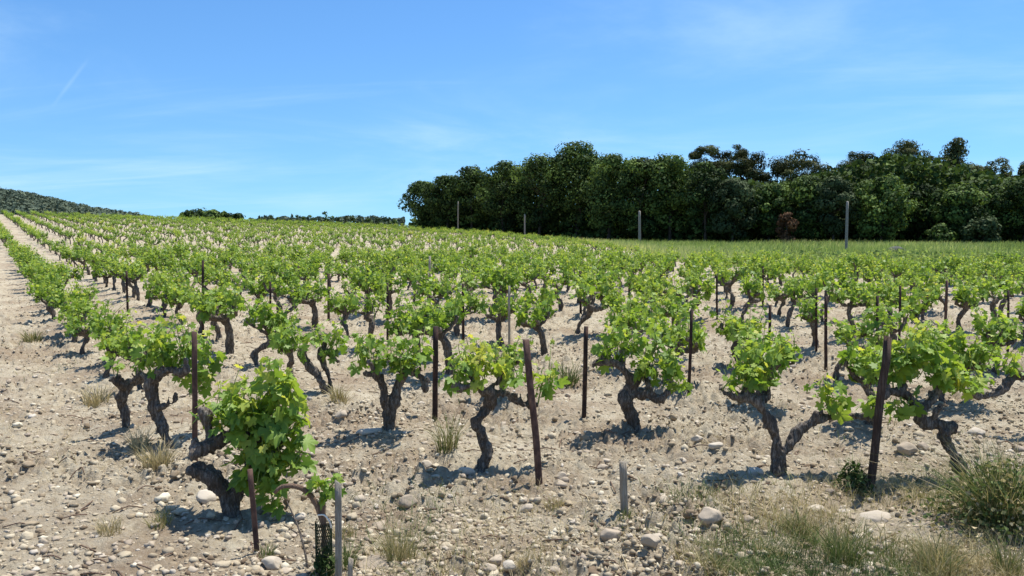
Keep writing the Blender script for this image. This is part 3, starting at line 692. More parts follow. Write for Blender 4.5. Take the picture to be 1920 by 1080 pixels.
# --- the front vines, each traced on its own: paths in photo pixels at its own depth, z-offset in metres, radius in pixels
heroes = [
 dict(base=(436, 966), label='big drooping front vine with a thick bent black trunk', leaf=.125, paths=[
  [(438, 985, 0, 21), (436, 962, 0, 21), (424, 925, 0, 21), (398, 897, -.03, 20), (372, 884, -.06, 22), (358, 884, -.08, 20)],
  [(430, 945, 0, 18), (452, 905, .03, 17), (470, 865, .05, 17), (478, 815, .04, 15), (470, 790, .02, 12)],
  [(474, 825, .04, 14), (440, 818, 0, 16), (405, 830, -.04, 18), (375, 845, -.07, 22), (361, 852, -.08, 20)],
  [(395, 830, -.04, 11), (390, 800, -.03, 9), (378, 768, 0, 7)], [(470, 860, .05, 12), (510, 850, .1, 10), (530, 830, .14, 8)]],
  blobs=[(448, 775, 48, 50, 8, 0, .1), (495, 765, 54, 66, 12, 0, .1), (520, 712, 34, 34, 5, 0, .14), (545, 858, 38, 30, 6, 0, .1), (485, 862, 44, 58, 10, -.05, .06), (505, 925, 24, 26, 4, -.05, .06), (410, 770, 34, 40, 5, .12, .15), (535, 790, 38, 50, 6, 0, .1)], Yoff=.0),
 dict(base=(322, 838), label='front-row vine with a tall curved grey trunk beside the reddish stake', leaf=.10, paths=[
  [(322, 850, 0, 15), (318, 832, 0, 14), (300, 790, .02, 14), (286, 752, .04, 15), (284, 722, .02, 16), (298, 700, 0, 14), (325, 692, -.03, 12)],
  [(290, 712, .02, 11), (265, 706, .1, 9), (245, 716, .2, 8)], [(322, 695, 0, 9), (345, 700, -.1, 8), (350, 685, -.12, 7)], [(298, 765, .02, 7), (318, 758, -.05, 5), (330, 750, -.08, 4)]],
  blobs=[(300, 650, 44, 38, 9, 0), (345, 640, 36, 40, 8, 0), (280, 672, 30, 26, 5, .05), (352, 692, 24, 26, 4, .1), (378, 700, 26, 34, 5, .25), (382, 655, 22, 36, 4, .25)]),
 dict(base=(238, 800), label='grey twisted vine stump behind the curved-trunk vine, in dry grass', leaf=.095, paths=[
  [(238, 812, 0, 11), (236, 790, 0, 10), (230, 765, 0, 9), (236, 740, .02, 13), (248, 718, .04, 11), (285, 706, .06, 8)], [(238, 735, 0, 8), (222, 722, -.1, 7), (206, 712, -.15, 6)]],
  blobs=[(262, 668, 30, 30, 5, 0), (230, 680, 24, 22, 3, -.05)]),
 dict(base=(615, 738), label='vine with two slanting trunks, beyond the big drooping front vine', leaf=.10, paths=[
  [(618, 748, 0, 10), (612, 736, 0, 9), (600, 710, 0, 10), (576, 682, 0, 9), (566, 662, 0, 10), (572, 650, .02, 7)],
  [(620, 742, .05, 8), (616, 705, .1, 8), (604, 672, .14, 9), (606, 655, .14, 8), (635, 678, .1, 6)]],
  blobs=[(545, 628, 40, 26, 7, 0), (582, 625, 40, 26, 7, .1), (625, 640, 32, 36, 7, .1), (560, 650, 22, 18, 2, -.1)]),
 dict(base=(728, 806), label='Y-shaped vine with two upright arms beside the straight black stake', leaf=.10, paths=[
  [(724, 820, 0, 17), (728, 800, 0, 14), (731, 775, 0, 15), (734, 757, 0, 15)], [(730, 765, 0, 13), (720, 748, -.02, 12), (720, 726, -.04, 10), (706, 706, -.05, 11), (682, 700, -.08, 7)],
  [(736, 760, 0, 13), (742, 738, .02, 12), (752, 714, .04, 12), (762, 696, .04, 11), (788, 708, .05, 7), (800, 735, .04, 9)], [(708, 708, -.05, 7), (700, 690, -.15, 6)], [(760, 700, .04, 8), (750, 690, .16, 7)]],
  blobs=[(700, 660, 42, 36, 9, 0), (752, 660, 44, 40, 10, 0), (680, 645, 26, 24, 3, -.1), (788, 655, 24, 32, 4, .05)]),
 dict(base=(905, 880), label='S-shaped vine with yellow leaves and a twisted bare trunk', leaf=.105, paths=[
  [(898, 895, 0, 20), (905, 876, 0, 17), (912, 850, 0, 13), (904, 820, 0, 13), (892, 797, -.02, 15), (900, 781, 0, 15), (916, 766, .02, 14), (921, 742, 0, 14), (914, 728, 0, 13)],
  [(912, 735, 0, 11), (886, 722, -.06, 10), (856, 730, -.1, 8), (848, 724, -.1, 6)], [(890, 724, -.05, 7), (880, 702, -.04, 6)], [(920, 738, 0, 11), (948, 738, .05, 9), (976, 754, .08, 10), (1008, 760, .1, 7)],
  [(918, 730, 0, 9), (935, 712, .08, 8), (944, 698, .1, 7)]],
  blobs=[(858, 690, 34, 34, 7, -.06), (902, 684, 34, 30, 7, 0, .30), (885, 664, 36, 24, 5, .05, .12), (968, 694, 30, 30, 5, .08), (1022, 702, 26, 38, 6, .1), (925, 672, 24, 26, 3, .1, .2)]),
 dict(base=(1190, 806), label='bushy vine with one low sideways arm, beside the slim dark stake', leaf=.10, paths=[
  [(1192, 820, 0, 19), (1190, 802, 0, 16), (1184, 775, 0, 16), (1172, 748, 0, 18), (1178, 735, 0, 17)], [(1176, 742, 0, 14), (1180, 712, .02, 12), (1164, 690, .02, 12), (1144, 680, 0, 9), (1116, 680, -.05, 8), (1114, 690, -.06, 7)],
  [(1186, 742, 0, 13), (1216, 738, -.05, 10), (1236, 748, -.08, 9), (1254, 734, -.1, 7)], [(1184, 728, 0, 10), (1202, 702, .06, 8), (1216, 690, .1, 7)], [(1212, 740, -.04, 7), (1216, 716, 0, 5)]],
  blobs=[(1142, 645, 36, 42, 9, 0), (1185, 640, 36, 34, 8, .06), (1214, 682, 38, 38, 8, 0), (1262, 672, 32, 40, 7, -.05), (1274, 718, 26, 24, 4, -.1), (1235, 640, 32, 26, 5, .15)]),
 dict(base=(1456, 890), label='forked vine whose two long low arms spread wide, before the thick wooden stake', leaf=.105, paths=[
  [(1452, 905, 0, 18), (1456, 888, 0, 16), (1463, 862, 0, 15)], [(1458, 868, 0, 12), (1456, 822, 0, 11), (1440, 786, 0, 10), (1422, 756, 0, 11), (1404, 745, 0, 13), (1384, 745, -.02, 11), (1360, 736, -.04, 8), (1350, 728, -.05, 6)],
  [(1464, 860, 0, 12), (1486, 822, .02, 12), (1510, 797, .03, 12), (1546, 785, .05, 10), (1586, 780, .08, 8), (1632, 784, .1, 7), (1650, 790, .1, 7)], [(1385, 745, 0, 7), (1388, 762, 0, 5)], [(1425, 758, 0, 8), (1440, 740, .1, 7)]],
  blobs=[(1395, 695, 40, 36, 8, 0), (1436, 690, 30, 36, 7, .05), (1378, 712, 24, 24, 3, -.08), (1462, 662, 28, 30, 5, .15), (1564, 752, 32, 22, 6, .05, .1), (1545, 716, 20, 18, 3, .1), (1640, 752, 26, 32, 5, .1), (1412, 655, 28, 24, 4, .1)]),
 dict(base=(1812, 905), label='gnarled leaning vine with a knotted elbow trunk behind the thick wooden stake', leaf=.11, paths=[
  [(1826, 925, 0, 14), (1814, 902, 0, 13), (1800, 876, 0, 14), (1786, 846, 0, 15), (1770, 818, -.02, 16), (1784, 802, 0, 16), (1792, 796, 0, 14)], [(1780, 806, 0, 14), (1758, 795, .02, 13), (1736, 795, .02, 14), (1722, 772, .02, 15), (1718, 752, .02, 13)],
  [(1724, 775, .02, 13), (1702, 744, 0, 12), (1676, 734, -.04, 10), (1655, 740, -.06, 8)], [(1726, 772, .02, 13), (1746, 742, .05, 13), (1756, 728, .08, 11)], [(1740, 790, .02, 8), (1760, 772, -.04, 6)]],
  blobs=[(1700, 665, 44, 44, 9, 0), (1756, 690, 50, 36, 10, .05), (1730, 640, 42, 32, 7, .1), (1800, 694, 32, 32, 6, .1, .1), (1690, 758, 24, 24, 4, -.05), (1815, 712, 24, 16, 3, .0, .22), (1670, 690, 26, 34, 5, 0)]),
 dict(base=(1985, 815), label='vine cut by the photo edge with one long bare arm reaching into view', leaf=.10, paths=[
  [(1985, 830, 0, 16), (1980, 790, 0, 15), (1970, 755, 0, 14)], [(1972, 760, 0, 12), (1935, 712, 0, 11), (1905, 706, 0, 10), (1870, 734, -.03, 10), (1836, 744, -.05, 8), (1822, 728, -.06, 7)], [(1975, 755, 0, 11), (2010, 720, .1, 9)]],
  blobs=[(1900, 670, 30, 34, 5, .05), (1960, 690, 44, 44, 9, 0), (2010, 680, 40, 44, 6, .1), (1842, 708, 22, 20, 3, -.05)]),
]
hero_xy = []
for hi_, h in enumerate(heroes):
    g = np.random.default_rng(900 + hi_)
    b = hit(*h['base']); Y = b[1]; hero_xy.append((b[0], b[1]))
    root = empty('grapevine', tuple(b), h['label'], 'grapevine', GV)
    tr = Geo(); fo = Geo()
    cloud = []
    for p in h['paths']:
        P = np.array([at_depth(q[0], q[1], Y + q[2]) - b for q in p]); Rd = np.array([q[3] for q in p]) / FPX * Y * .72
        P[1:] += g.normal(size=(len(P) - 1, 3)) * np.array([0, .012, 0])
        add_tube(tr, P, Rd, sides=12, step=.02, rough=.25, g=g); cloud.append(P)
    # spurs: little stubs standing on the arms
    for P in cloud[1:]:
        for q in range(3):
            f = g.random() * (len(P) - 1.001) * .6 + (len(P) - 1) * .35; k0 = min(int(f), len(P) - 2); s = P[k0] + (P[k0 + 1] - P[k0]) * (f - k0)
            e = s + np.array([g.normal() * .02, g.normal() * .03, .05 + .03 * g.random()]); add_tube(tr, [s, e], [.018, .013], sides=8, step=.02, rough=.3, g=g)
    cloud = np.vstack([catmull(P, np.ones(len(P)), .05)[0] for P in cloud]); cloud = cloud[cloud[:, 2] > .12]
    for bl in h['blobs']:
        bx, by, rx, ry, ns, dy = bl[:6]; yel = bl[6] if len(bl) > 6 else 0.0
        c = at_depth(bx, by, Y + dy) - b; rX, rZ = rx / FPX * Y, ry / FPX * Y
        for q in range(ns):
            tp = c + np.array([g.uniform(-1, 1) * rX * .85, g.uniform(-1, 1) * rX * .85, rZ * (g.uniform(.1, .95) if g.random() < .75 else g.uniform(1., 1.5))])
            rt = c + np.array([g.uniform(-.6, .6) * rX, g.uniform(-.6, .6) * rX, -rZ * g.uniform(.5, .95)])
            nl = int(np.clip(np.linalg.norm(tp - rt) / .034, 5, 14))
            shoot_leaves(fo, rt, tp, nl, h['leaf'] * g.uniform(.85, 1.1), g, yellow=yel + g.uniform(-.06, .12), spread=.05)
        # a cane ties the clump to the nearest arm
        k0 = np.argmin(np.linalg.norm(cloud - c, axis=1)); add_tube(fo, [cloud[k0], (cloud[k0] + c) / 2 + np.array([0, 0, .02]), c], [.006, .005, .003], mi=1, sides=5, step=.06)
    obj('trunk', remeshed(tr, .0075, 'trunk', [M['vine_bark']], .021, 10 + hi_), root)
    obj('foliage', fo.build('foliage', [M['vine_leaf'], M['green_shoot']]), root)
# --- the rows behind: planting grid measured from the photograph
NV = 14
variants = []
for s in range(NV):
    tr, fo = grow_vine(500 + s)
    variants.append((remeshed(tr, .010, 'trunk', [M['vine_bark']], .018, 60 + s), fo.build('foliage', [M['vine_leaf'], M['green_shoot']])))
look = ['spreading', 'compact', 'upright', 'bushy', 'loose', 'low', 'full', 'crooked', 'stocky', 'leafy', 'open', 'tufted', 'twisted', 'rounded']
grid = []
for k in range(0, 105):
    v = V0_ + VS * k
    for j in range(-90, 150):
        u = 4.9 + (1.16 if k else 1.0) * j + (k * .37) % 1.1
        jx, jy = rng.normal(size=2) * .075
        x, y = UV * u + VV * v
        x += jx; y += jy
        if y < 5.2 or x > edge(y) - .7 or np.hypot(x, y) > 127: continue
        if y < 6.6 and x < 4.2: continue
        if any(math.hypot(x - a, y - b) < .95 for a, b in hero_xy): continue
        pxv = 960 + FPX * x / y
        if not (-160 < pxv < 2080): continue
        if rng.random() < .015 and k > 0: continue                          # a missing vine here and there
        inview = -25 < pxv < 1945
        grid.append([x, y, k, j, inview, math.hypot(x, y)])
vis = sorted([q for q in grid if q[4]], key=lambda q: q[5])
NIND = 300 - len(heroes)
ind = vis[:NIND]; far = vis[NIND:] + [q for q in grid if not q[4]]
ORD = ['zeroth', 'first', 'second', 'third', 'fourth', 'fifth', 'sixth', 'seventh', 'eighth', 'ninth', 'tenth', 'eleventh', 'twelfth', 'thirteenth', 'fourteenth', 'fifteenth', 'sixteenth',
       'seventeenth', 'eighteenth', 'nineteenth', 'twentieth', 'twenty-first', 'twenty-second', 'twenty-third', 'twenty-fourth', 'twenty-fifth', 'twenty-sixth', 'twenty-seventh', 'twenty-eighth',
       'twenty-ninth', 'thirtieth', 'thirty-first', 'thirty-second', 'thirty-third', 'thirty-fourth', 'thirty-fifth']
rows = {}
for a, b in hero_xy: rows.setdefault(int(round((a * VV[0] + b * VV[1] - V0_) / VS)), []).append((a * UV[0] + b * UV[1], None))
for n_i, q in enumerate(ind): rows.setdefault(q[2], []).append((q[0] * UV[0] + q[1] * UV[1], n_i))
lab_of = {}
for k, lst in rows.items():
    lst.sort()
    for n_o, (u, n_i) in enumerate(lst, 1):
        if n_i is not None: lab_of[n_i] = (ORD[n_o], ORD[k + 1])
for n_i, (x, y, k, j, iv, r) in enumerate(ind):
    vi = int(rng.integers(NV)); sc = rng.uniform(.82, 1.06) if k == 0 else rng.uniform(.92, 1.20)
    a, b = lab_of[n_i]
    o = empty('grapevine', (x, y, gz(x, y) - .01), f'{look[vi]} grapevine, {a} from the camera end of the {b} row counted from the dirt track', 'grapevine', GV)
    o.rotation_euler = (rng.normal() * .05, rng.normal() * .05, rng.random() * 6.28); o.scale = (sc, sc, sc * rng.uniform(.92, 1.1))
    obj('trunk', variants[vi][0], o); obj('foliage', variants[vi][1], o)
# the rest of the field
lows = []
for s in range(8):
    tr, fo = grow_vine(700 + s, low=True)
    lows.append((tr, fo))
gt = Geo()
def tf(V, x, y, z, a, s):
    c, sn = math.cos(a), math.sin(a)
    return np.stack([(V[:, 0] * c - V[:, 1] * sn) * s + x, (V[:, 0] * sn + V[:, 1] * c) * s + y, V[:, 2] * s + z], 1)
zf = macro(np.array([q[0] for q in far]), np.array([q[1] for q in far])) + micro(np.array([q[0] for q in far]), np.array([q[1] for q in far]))
for (q, z) in zip(far, zf):
    tr, fo = lows[int(rng.integers(8))]; a = rng.random() * 6.28; s = rng.uniform(.60, .98)
    for geo, mi in ((tr, 1), (fo, 0)):
        V = tf(np.concatenate(geo.V), q[0], q[1], z, a, s); n0 = gt.n; first = True
        T_ = np.concatenate(geo.T) + (rng.normal(-.06, .16) if mi == 0 else 0)
        for kk in (3, 4):
            for F, _ in geo.P[kk]: gt.P[kk].append((F + n0, mi))
        gt.V.append(V); gt.T.append(np.clip(T_, 0, 1)); gt.n += len(V)
obj('vineyard_rows', gt.build('vineyard_rows', [M['vine_leaf'], M['vine_bark']]), label='distant green vine rows covering the slope up to the crest', cat='vineyard', kind='stuff')

# young vine in a net guard beside the grey peg
b = hit(608, 1075); Y = b[1]
root = empty('young_vine', tuple(b), 'young vine with one arching cane in a dark green net guard', 'young vine')
def L2(pts): return [tuple(at_depth(p[0], p[1], Y + (p[2] if len(p) > 2 else 0)) - b) for p in pts]
gg = Geo(); add_tube(gg, L2([(612, 1085), (608, 1030), (606, 985), (590, 940), (565, 915), (530, 912), (515, 925)]), [.014, .014, .013, .013, .012, .010, .008], sides=9, step=.02, rough=.25)
add_tube(gg, L2([(606, 990), (606, 940), (612, 915)]), [.013, .012, .006], sides=8, step=.02, rough=.3)
obj('cane', gg.build('cane', [M['cane']], True), root)
fo = Geo(); g = np.random.default_rng(77)
c = np.array(L2([(612, 908)])[0])
for q in range(6):
    shoot_leaves(fo, c + np.array([g.normal() * .02, g.normal() * .03, -.05]), c + np.array([g.uniform(-.07, .07), g.uniform(-.06, .06), g.uniform(.0, .07)]), 5, .075, g, spread=.03)
obj('foliage', fo.build('foliage', [M['vine_leaf'], M['green_shoot']]), root)
gg = Geo(); r_ = .040; hN = .29
for q in range(26):
    for sgn in (1, -1):
        a = q / 26 * 2 * pi; ts = np.linspace(0, 1, 9); P = np.stack([np.cos(a + sgn * ts * 2.2) * r_, np.sin(a + sgn * ts * 2.2) * r_, ts * hN - .03], 1)
        add_tube(gg, P, np.full(9, .0014), sides=4, step=.05)
obj('net_guard', gg.build('net_guard', [M['net']]), root)
gg = Geo(); add_tube(gg, L2([(596, 966, -.02), (608, 966, -.03), (618, 978, -.03), (621, 990, -.02)]), [.004, .004, .004, .004], sides=6, step=.01)
obj('tie', gg.build('tie', [M['white_tie']], True), root)

# a dry stick lying against the soil
b = hit(582, 1078); gg = Geo(); e = at_depth(538, 940, b[1] + .25) - b
add_tube(gg, [(0, 0, -.03), tuple(e * .5 + np.array([.01, 0, .02])), tuple(e)], [.006, .005, .003], sides=6, step=.04, rough=.3)
add_tube(gg, [tuple(e * .55), tuple(e * .62 + np.array([-.06, 0, .02]))], [.004, .002], sides=5, step=.04)
obj('dry_stick', gg.build('dry_stick', [M['vine_bark']], True), None, 'thin dark dead twig leaning out of the soil by the netted young vine', 'stick', loc=tuple(b))

# ------------------------------------------------------------------ stones
def ico(sub):
    import bmesh
    bm = bmesh.new(); bmesh.ops.create_icosphere(bm, subdivisions=sub, radius=1)
    V = np.array([v.co[:] for v in bm.verts]); F = np.array([[v.index for v in f.verts] for f in bm.faces]); bm.free(); return V, F
IC1, IC4 = ico(2), ico(4)
IC0 = ico(1)
def scatter_stones(geo, X, Y, size, tint, tm):
    V0, F0 = tm; n = len(X); sh = rng.uniform(.5, 1.3, (n, 3)) * np.array([1, 1, .7])
    a = rng.random(n) * 6.28
    V = V0[None] * (1 + rng.normal(0, .20, (n, len(V0)))[..., None]) * sh[:, None] * size[:, None, None]
    c, s = np.cos(a)[:, None], np.sin(a)[:, None]
    V = np.stack([V[..., 0] * c - V[..., 1] * s, V[..., 0] * s + V[..., 1] * c, V[..., 2]], -1)
    V += np.stack([X, Y, ground(X, Y) + size * .12], 1)[:, None]
    F = (F0[None] + (np.arange(n) * len(V0))[:, None, None]).reshape(-1, 3)
    geo.add(V.reshape(-1, 3), F, 0, np.repeat(tint, len(V0)))
def frustum_pts(n, y0, y1, pw=1.6):
    Y = y0 * (y1 / y0) ** (rng.random(n) ** pw); px_ = rng.uniform(-250, 2300, n); return (px_ - 960) / FPX * Y, Y
g = Geo()
X, Y = frustum_pts(9000, 3.0, 24, 1.2); dens = vn2(X * 1.3, Y * 1.3, 41) + .5; k = rng.random(len(X)) < dens * 1.5
X, Y = X[k], Y[k]; scatter_stones(g, X, Y, .007 + .018 * rng.random(len(X)) ** 2.5, np.clip(rng.normal(.5, .3, len(X)), 0, 1), IC1)
X, Y = frustum_pts(1500, 3.0, 26, 1.0); dens = vn2(X * .9, Y * .9, 43) + .5; k = rng.random(len(X)) < dens * 1.4
X, Y = X[k], Y[k]; scatter_stones(g, X, Y, .016 + .022 * rng.random(len(X)) ** 2, np.clip(rng.normal(.5, .28, len(X)), 0, 1), IC1)
gs = Geo()
X, Y = frustum_pts(145000, 3.0, 24, 1.15); dens = vn2(X * 1.1, Y * 1.1, 45) + .5 + .5 * vn2(X * 4, Y * 4, 46); k = rng.random(len(X)) < np.clip(dens * 1.25, .08, 1) * (1 - .5 * sst(1.0, .3, X * VV[0] + Y * VV[1]))
X, Y = X[k], Y[k]; scatter_stones(gs, X, Y, .005 + .020 * rng.random(len(X)) ** 3, np.clip(rng.normal(.48, .24, len(X)), 0, 1), IC0)
X, Y = frustum_pts(2600, 3.0, 22, 1.0); dens = vn2(X * .8, Y * .8, 47) + .5; k = rng.random(len(X)) < dens * 1.2
X, Y = X[k], Y[k]; scatter_stones(gs, X, Y, .015 + .025 * rng.random(len(X)) ** 2, np.clip(rng.normal(.45, .22, len(X)), 0, 1), IC1)
obj('soil_clods', gs.build('soil_clods', [M['clod']]), label='dry crumbled clods of earth all over the soil', cat='clods', kind='stuff')
obj('gravel', g.build('gravel', [M['stone']], True), label='pale gravel and pebbles strewn over the dry soil', cat='gravel', kind='stuff')
GR = 'larger stones lying on the soil'
rocks = [
 ((1330, 978), 24, 20, .45, 'upright angular tan stone between the short pale peg and the wooden stake'),
 ((1146, 1012), 22, 16, .35, 'brown rounded stone below the short pale peg'), ((1220, 1030), 20, 15, .5, 'pale rounded stone between the brown stone and the photo bottom'),
 ((955, 1072), 16, 13, .9, 'white smooth stone at the bottom edge of the photo'), ((930, 1055), 16, 10, .6, 'flat tan stone beside the white smooth stone'), ((918, 1076), 15, 12, .45, 'small brown stone just below the flat tan stone'),
 ((765, 950), 19, 16, .3, 'brown stone in the soil below the S-shaped vine'), ((876, 888), 17, 11, .95, 'whitish stone at the foot of the S-shaped vine'), ((692, 812), 24, 8, .95, 'flat whitish stone in the shadow of the Y-shaped vine'),
 ((1415, 890), 17, 9, .9, 'white stone just beside the foot of the forked vine'), ((1342, 842), 15, 7, .85, 'flat pale stone behind the forked vine'), ((1306, 830), 12, 7, .8, 'small pale stone between bushy vine and forked vine'),
 ((1052, 898), 12, 10, .6, 'round stone next to the leaning rusty stake'), ((1050, 915), 14, 10, .4, 'brown stone of the cluster right of the rusty stake foot'), ((1530, 960), 22, 10, .8, 'flat pale slab stone before the wooden stake'),
 ((1640, 975), 30, 7, .75, 'wide whitish flat stone in the dry grass below the wooden stake'), ((1700, 850), 20, 13, .35, 'tan stone between wooden stake and the leaning gnarled vine'), ((1730, 842), 11, 9, .2, 'reddish stone near the tan stone by the gnarled vine'),
 ((385, 945), 22, 14, .95, 'whitish stone just left of the big front vine foot'), ((562, 978), 12, 8, .85, 'small pale stone left of the young netted vine'), ((700, 1066), 30, 12, .3, 'reddish brown flat rock at the photo bottom beside the grey peg'),
 ((510, 1064), 22, 14, .75, 'pale rounded stone below the low rusty stake'), ((988, 962), 13, 9, .7, 'pale small stone in the open soil before the leaning rusty stake'), ((1040, 1075), 14, 10, .6, 'tan stone at the photo bottom below the brown rounded stone'),
 ((1222, 722), 18, 10, .7, 'pale stone beneath the low arm of the bushy vine'), ((1480, 690), 13, 8, .75, 'light stone on the soil behind the forked vine'), ((800, 880), 12, 8, .6, 'tan pebble-like stone left of the S-shaped vine shadow'),
 ((1830, 815), 18, 8, .85, 'flat pale stone just past the knotted elbow of the gnarled vine'), ((640, 785), 12, 8, .6, 'small tan stone before the two-trunk vine'), ((1130, 880), 11, 7, .5, 'small stone behind the short pale peg'),
]
for k, (p, rx, ry, tn, lab) in enumerate(rocks):
    g = np.random.default_rng(1200 + k); b = hit(*p); V, F = IC4[0].copy(), IC4[1]; sx, sz = rx / FPX * b[1], ry / FPX * b[1]
    # knock planar facets off a rounded lump, then weather it
    for q in range(7):
        nrm = unit(g.normal(size=(1, 3)))[0]; dd = g.uniform(.62, .92); ov = np.maximum(V @ nrm - dd, 0); V = V - ov[:, None] * nrm * .9
    V *= 1 + .22 * vn3(V * 1.4 + k, k)[:, None] + .07 * vn3(V * 5 + k, k + 1)[:, None]
    V = V * np.array([sx, sx * g.uniform(.65, .95), sz])
    geo = Geo(); geo.add(V, F, 0, tn); o = obj('stone', geo.build('stone', [M['stone']], True), None, lab, 'stone', GR, loc=(b[0], b[1], gz(b[0], b[1]) + sz * .35)); o.rotation_euler = (g.normal() * .15, g.normal() * .15, g.random() * .5)
# grey boulder in the meadow
Yb = 47; xb = (1680 - 960) / FPX * Yb; g = np.random.default_rng(5)
V, F = IC4[0].copy(), IC4[1]; V *= 1 + .3 * vn3(V * 1.5, 4)[:, None]; V = V * np.array([.50, .45, .26])
m, t, o_ = newmat('grey_stone'); n1 = noise(t, 4, 7, .65, coords(t)); t.links.new(pbsdf(t, ramp(t, n1, [(.3, (.06, .062, .058)), (.7, (.14, .14, .13))]), .9, .15, bump(t, n1, .6, .05)), o_.inputs[0])
geo = Geo(); geo.add(V, F); o = obj('boulder', geo.build('boulder', [m], True), None, 'grey boulder half hidden in the meadow grass', 'boulder', loc=(xb, Yb, .43))

# ------------------------------------------------------------------ weeds and dry grass
def tuft(name, base, rpx, hpx, n, tint, tsd, label, leafy=0, wpx=1.4, cat='grass tuft', spread=1.0, group='grass tufts in the vineyard soil'):
    b = hit(*base); Y = b[1]; r = rpx / FPX * Y; h = hpx / FPX * Y; g = rng
    geo = Geo(); a = g.random(n) * 6.28; rr = r * .5 * g.random(n) ** .6
    X_, Y_ = b[0] + np.cos(a) * rr, b[1] + np.sin(a) * rr
    root = np.stack([X_ - b[0], Y_ - b[1], ground(X_, Y_) - b[2] - .01], 1)
    lean = np.stack([np.cos(a), np.sin(a), 0 * a], 1) * (g.random(n) * .75 * spread)[:, None] + g.normal(size=(n, 3)) * np.array([.25, .25, 0])
    blades(geo, root, h * g.uniform(.45, 1.1, n), lean, (wpx / FPX * Y) * g.uniform(.7, 1.5, n), np.clip(g.normal(tint, tsd, n), 0, 1))
    if leafy:
        p = g.normal(size=(leafy, 3)) * np.array([r * .5, r * .5, 0]); p[:, 2] = g.random(leafy) * h * .8 * np.exp(-(p[:, 0] ** 2 + p[:, 1] ** 2) / r ** 2)
        p[:, 2] += ground(b[0] + p[:, 0], b[1] + p[:, 1]) - b[2]
        put_leaves(geo, p, g.normal(size=(leafy, 3)) + np.array([0, 0, .8]), g.normal(size=(leafy, 3)), g.uniform(.014, .038, leafy), np.clip(g.normal(tint, tsd, leafy), 0, 1), KITE)
    return obj(name, geo.build(name, [M['weed']]), None, label, cat, group, loc=tuple(b))
tuft('grass_tuft', (838, 842), 38, 78, 120, .62, .12, 'green-grey grass tuft at the foot of the straight black stake')
tuft('grass_tuft', (1068, 722), 30, 50, 110, .45, .10, 'upright green tuft behind the leaning rusty stake')
tuft('grass_tuft', (295, 880), 48, 62, 260, .92, .08, 'straw-coloured dry tuft at the foot of the curved-trunk vine')
tuft('grass_tuft', (262, 845), 32, 52, 150, .95, .06, 'pale dry tuft around the grey twisted stump')
tuft('grass_tuft', (745, 1050), 62, 85, 260, .76, .14, 'pale half-dry tuft in the open soil beside the grey peg', wpx=1.2)
tuft('grass_tuft', (1580, 1062), 60, 95, 190, .45, .16, 'tall green tuft at the bottom of the photo below the wooden stake')
tuft('grass_tuft', (1760, 1075), 80, 85, 240, .72, .16, 'broad olive tuft at the photo bottom next to the tall green tuft')
tuft('grass_tuft', (1890, 1082), 60, 90, 190, .66, .16, 'olive grass tuft in the bottom corner below the green weed bush')
tuft('grass_tuft', (635, 748), 30, 38, 110, .82, .10, 'small dry tuft beside the two-trunk vine')
tuft('grass_tuft', (205, 1000), 42, 40, 110, .90, .08, 'thin dry tuft on the bare dirt track')
tuft('grass_tuft', (300, 985), 40, 36, 110, .70, .14, 'small greenish tuft between dirt track and big front vine')
tuft('grass_tuft', (60, 640), 32, 26, 110, .70, .14, 'low weed tuft on the dirt track near the first row')
tuft('grass_tuft', (500, 1045), 34, 34, 70, .50, .15, 'low green tuft at the low rusty stake')
tuft('grass_tuft', (1440, 1045), 55, 34, 150, .95, .08, 'brown dry tuft below the forked vine near the photo bottom')
tuft('grass_tuft', (985, 1058), 30, 34, 90, .95, .06, 'red-brown dry tuft near the white smooth stone')
tuft('grass_tuft', (1040, 952), 38, 24, 110, .85, .10, 'low dry tuft right under the leaning rusty stake')
tuft('grass_tuft', (1170, 975), 28, 26, 60, .55, .15, 'small weed tuft at the foot of the short pale peg')
tuft('grass_tuft', (650, 1070), 30, 80, 90, .30, .15, 'dark green weed tuft behind the grey peg')
tuft('grass_tuft', (180, 760), 44, 44, 150, .90, .08, 'dry straw tuft on the track side of the first row, behind the twisted stump')
tuft('grass_tuft', (640, 1010), 46, 36, 110, .85, .12, 'low straw tuft just behind the top of the grey peg')
tuft('grass_tuft', (1340, 1060), 70, 46, 190, .60, .20, 'mixed green and straw mat at the photo bottom below the angular tan stone')
tuft('grass_tuft', (1500, 1000), 60, 44, 160, .55, .20, 'low green and straw mat between forked vine and tall green tuft')
tuft('weed_bush', (1885, 985), 120, 175, 800, .55, .24, 'dense dark green weed bush near the leaning gnarled vine', leafy=2400, cat='weed', group=None, spread=1.4, wpx=1.6)
tuft('grass_tuft', (612, 1085), 26, 70, 90, .22, .14, 'dark green weed clump around the netted young vine', leafy=160)
tuft('weed_bush', (1600, 918), 34, 70, 40, .18, .12, 'small leafy dark weed beside the thick wooden stake', leafy=420, cat='weed', group=None)
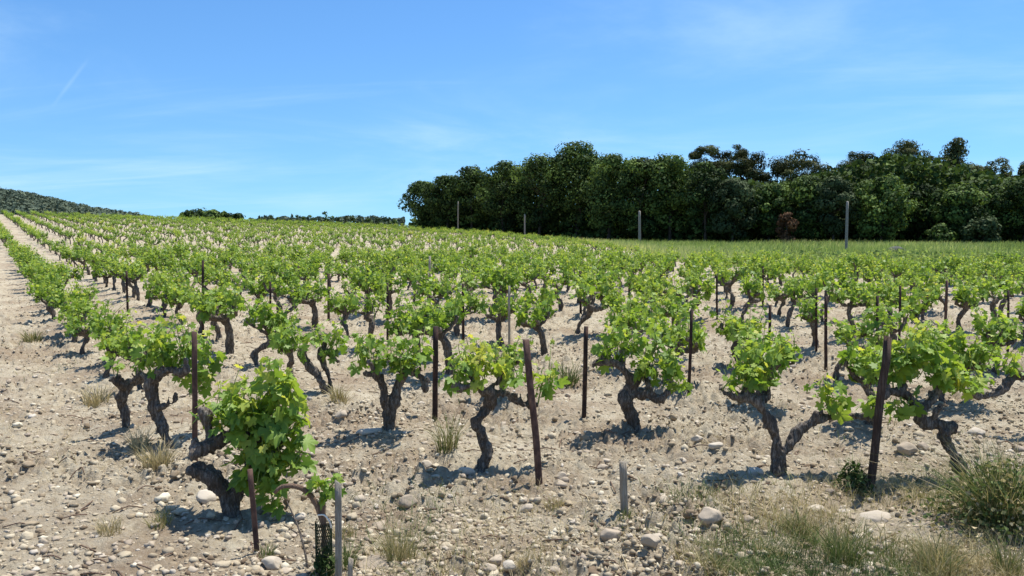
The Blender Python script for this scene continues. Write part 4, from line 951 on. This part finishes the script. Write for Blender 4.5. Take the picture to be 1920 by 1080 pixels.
# sparse short dry and green grass over the unploughed verge
g = Geo(); n = 60000
px_ = rng.uniform(640, 2100, n); py_ = rng.uniform(900, 1130, n)
Y = 1.7 * FPX / (py_ - 430) ; X = (px_ - 960) / FPX * Y
patch = vn2(X * 1.8, Y * 1.8, 51) + .5; wgt = (.12 + .88 * sst(1050, 1550, px_)) * sst(860, 985, py_)
k = rng.random(n) < np.clip((patch - .30) * 2.2, 0, 1) * wgt
X, Y = X[k], Y[k]; n = len(X)
tn = np.clip(.58 + 1.2 * vn2(X * 1.3, Y * 1.3, 52) + rng.normal(0, .13, n), 0, 1)
blades(g, np.stack([X, Y, ground(X, Y) - .01], 1), rng.uniform(.03, .14, n), rng.normal(size=(n, 3)) * np.array([.6, .6, 0]), rng.uniform(.002, .005, n), tn)
# thin straw lying about everywhere else
n = 22000; X, Y = frustum_pts(n, 3.0, 18, 1.2); k = (vn2(X * 1.3, Y * 1.3, 55) + .5) > .56; X, Y = X[k], Y[k]; n = len(X)
blades(g, np.stack([X, Y, ground(X, Y) - .005], 1), rng.uniform(.03, .10, n), rng.normal(size=(n, 3)) * np.array([1.1, 1.1, 0]), rng.uniform(.002, .005, n), np.clip(rng.normal(.9, .12, n), 0, 1))
# small weeds in the rows
n = 9000; X, Y = frustum_pts(n, 5.5, 40, .8); k = (vn2(X * .9, Y * .9, 57) + .5) > .62; X, Y = X[k], Y[k]; n = len(X)
blades(g, np.stack([X, Y, ground(X, Y) - .005], 1), rng.uniform(.03, .13, n), rng.normal(size=(n, 3)) * np.array([.5, .5, 0]), rng.uniform(.003, .008, n), np.clip(rng.normal(.55, .22, n), 0, 1))
obj('dry_grass', g.build('dry_grass', [M['weed']]), label='sparse dry and green grass over the stony verge', cat='grass', kind='stuff')

# last winter's prunings left between the rows
g = Geo(); gg_ = np.random.default_rng(61)
X, Y = frustum_pts(420, 3.2, 15, 1.1)
for x, y in zip(X, Y):
    a = gg_.random() * 6.28; ln_ = gg_.uniform(.06, .22); d = np.array([math.cos(a), math.sin(a)]) * ln_ / 2
    P = [(x - d[0], y - d[1], gz(x - d[0], y - d[1]) + .006), (x + gg_.normal() * .01, y + gg_.normal() * .01, gz(x, y) + .014), (x + d[0], y + d[1], gz(x + d[0], y + d[1]) + .006)]
    add_tube(g, P, [.004, .0045, .003], sides=5, step=.06)
obj('prunings', g.build('prunings', [M['cane']]), label='dry cut twigs scattered over the soil', cat='twigs', kind='stuff')
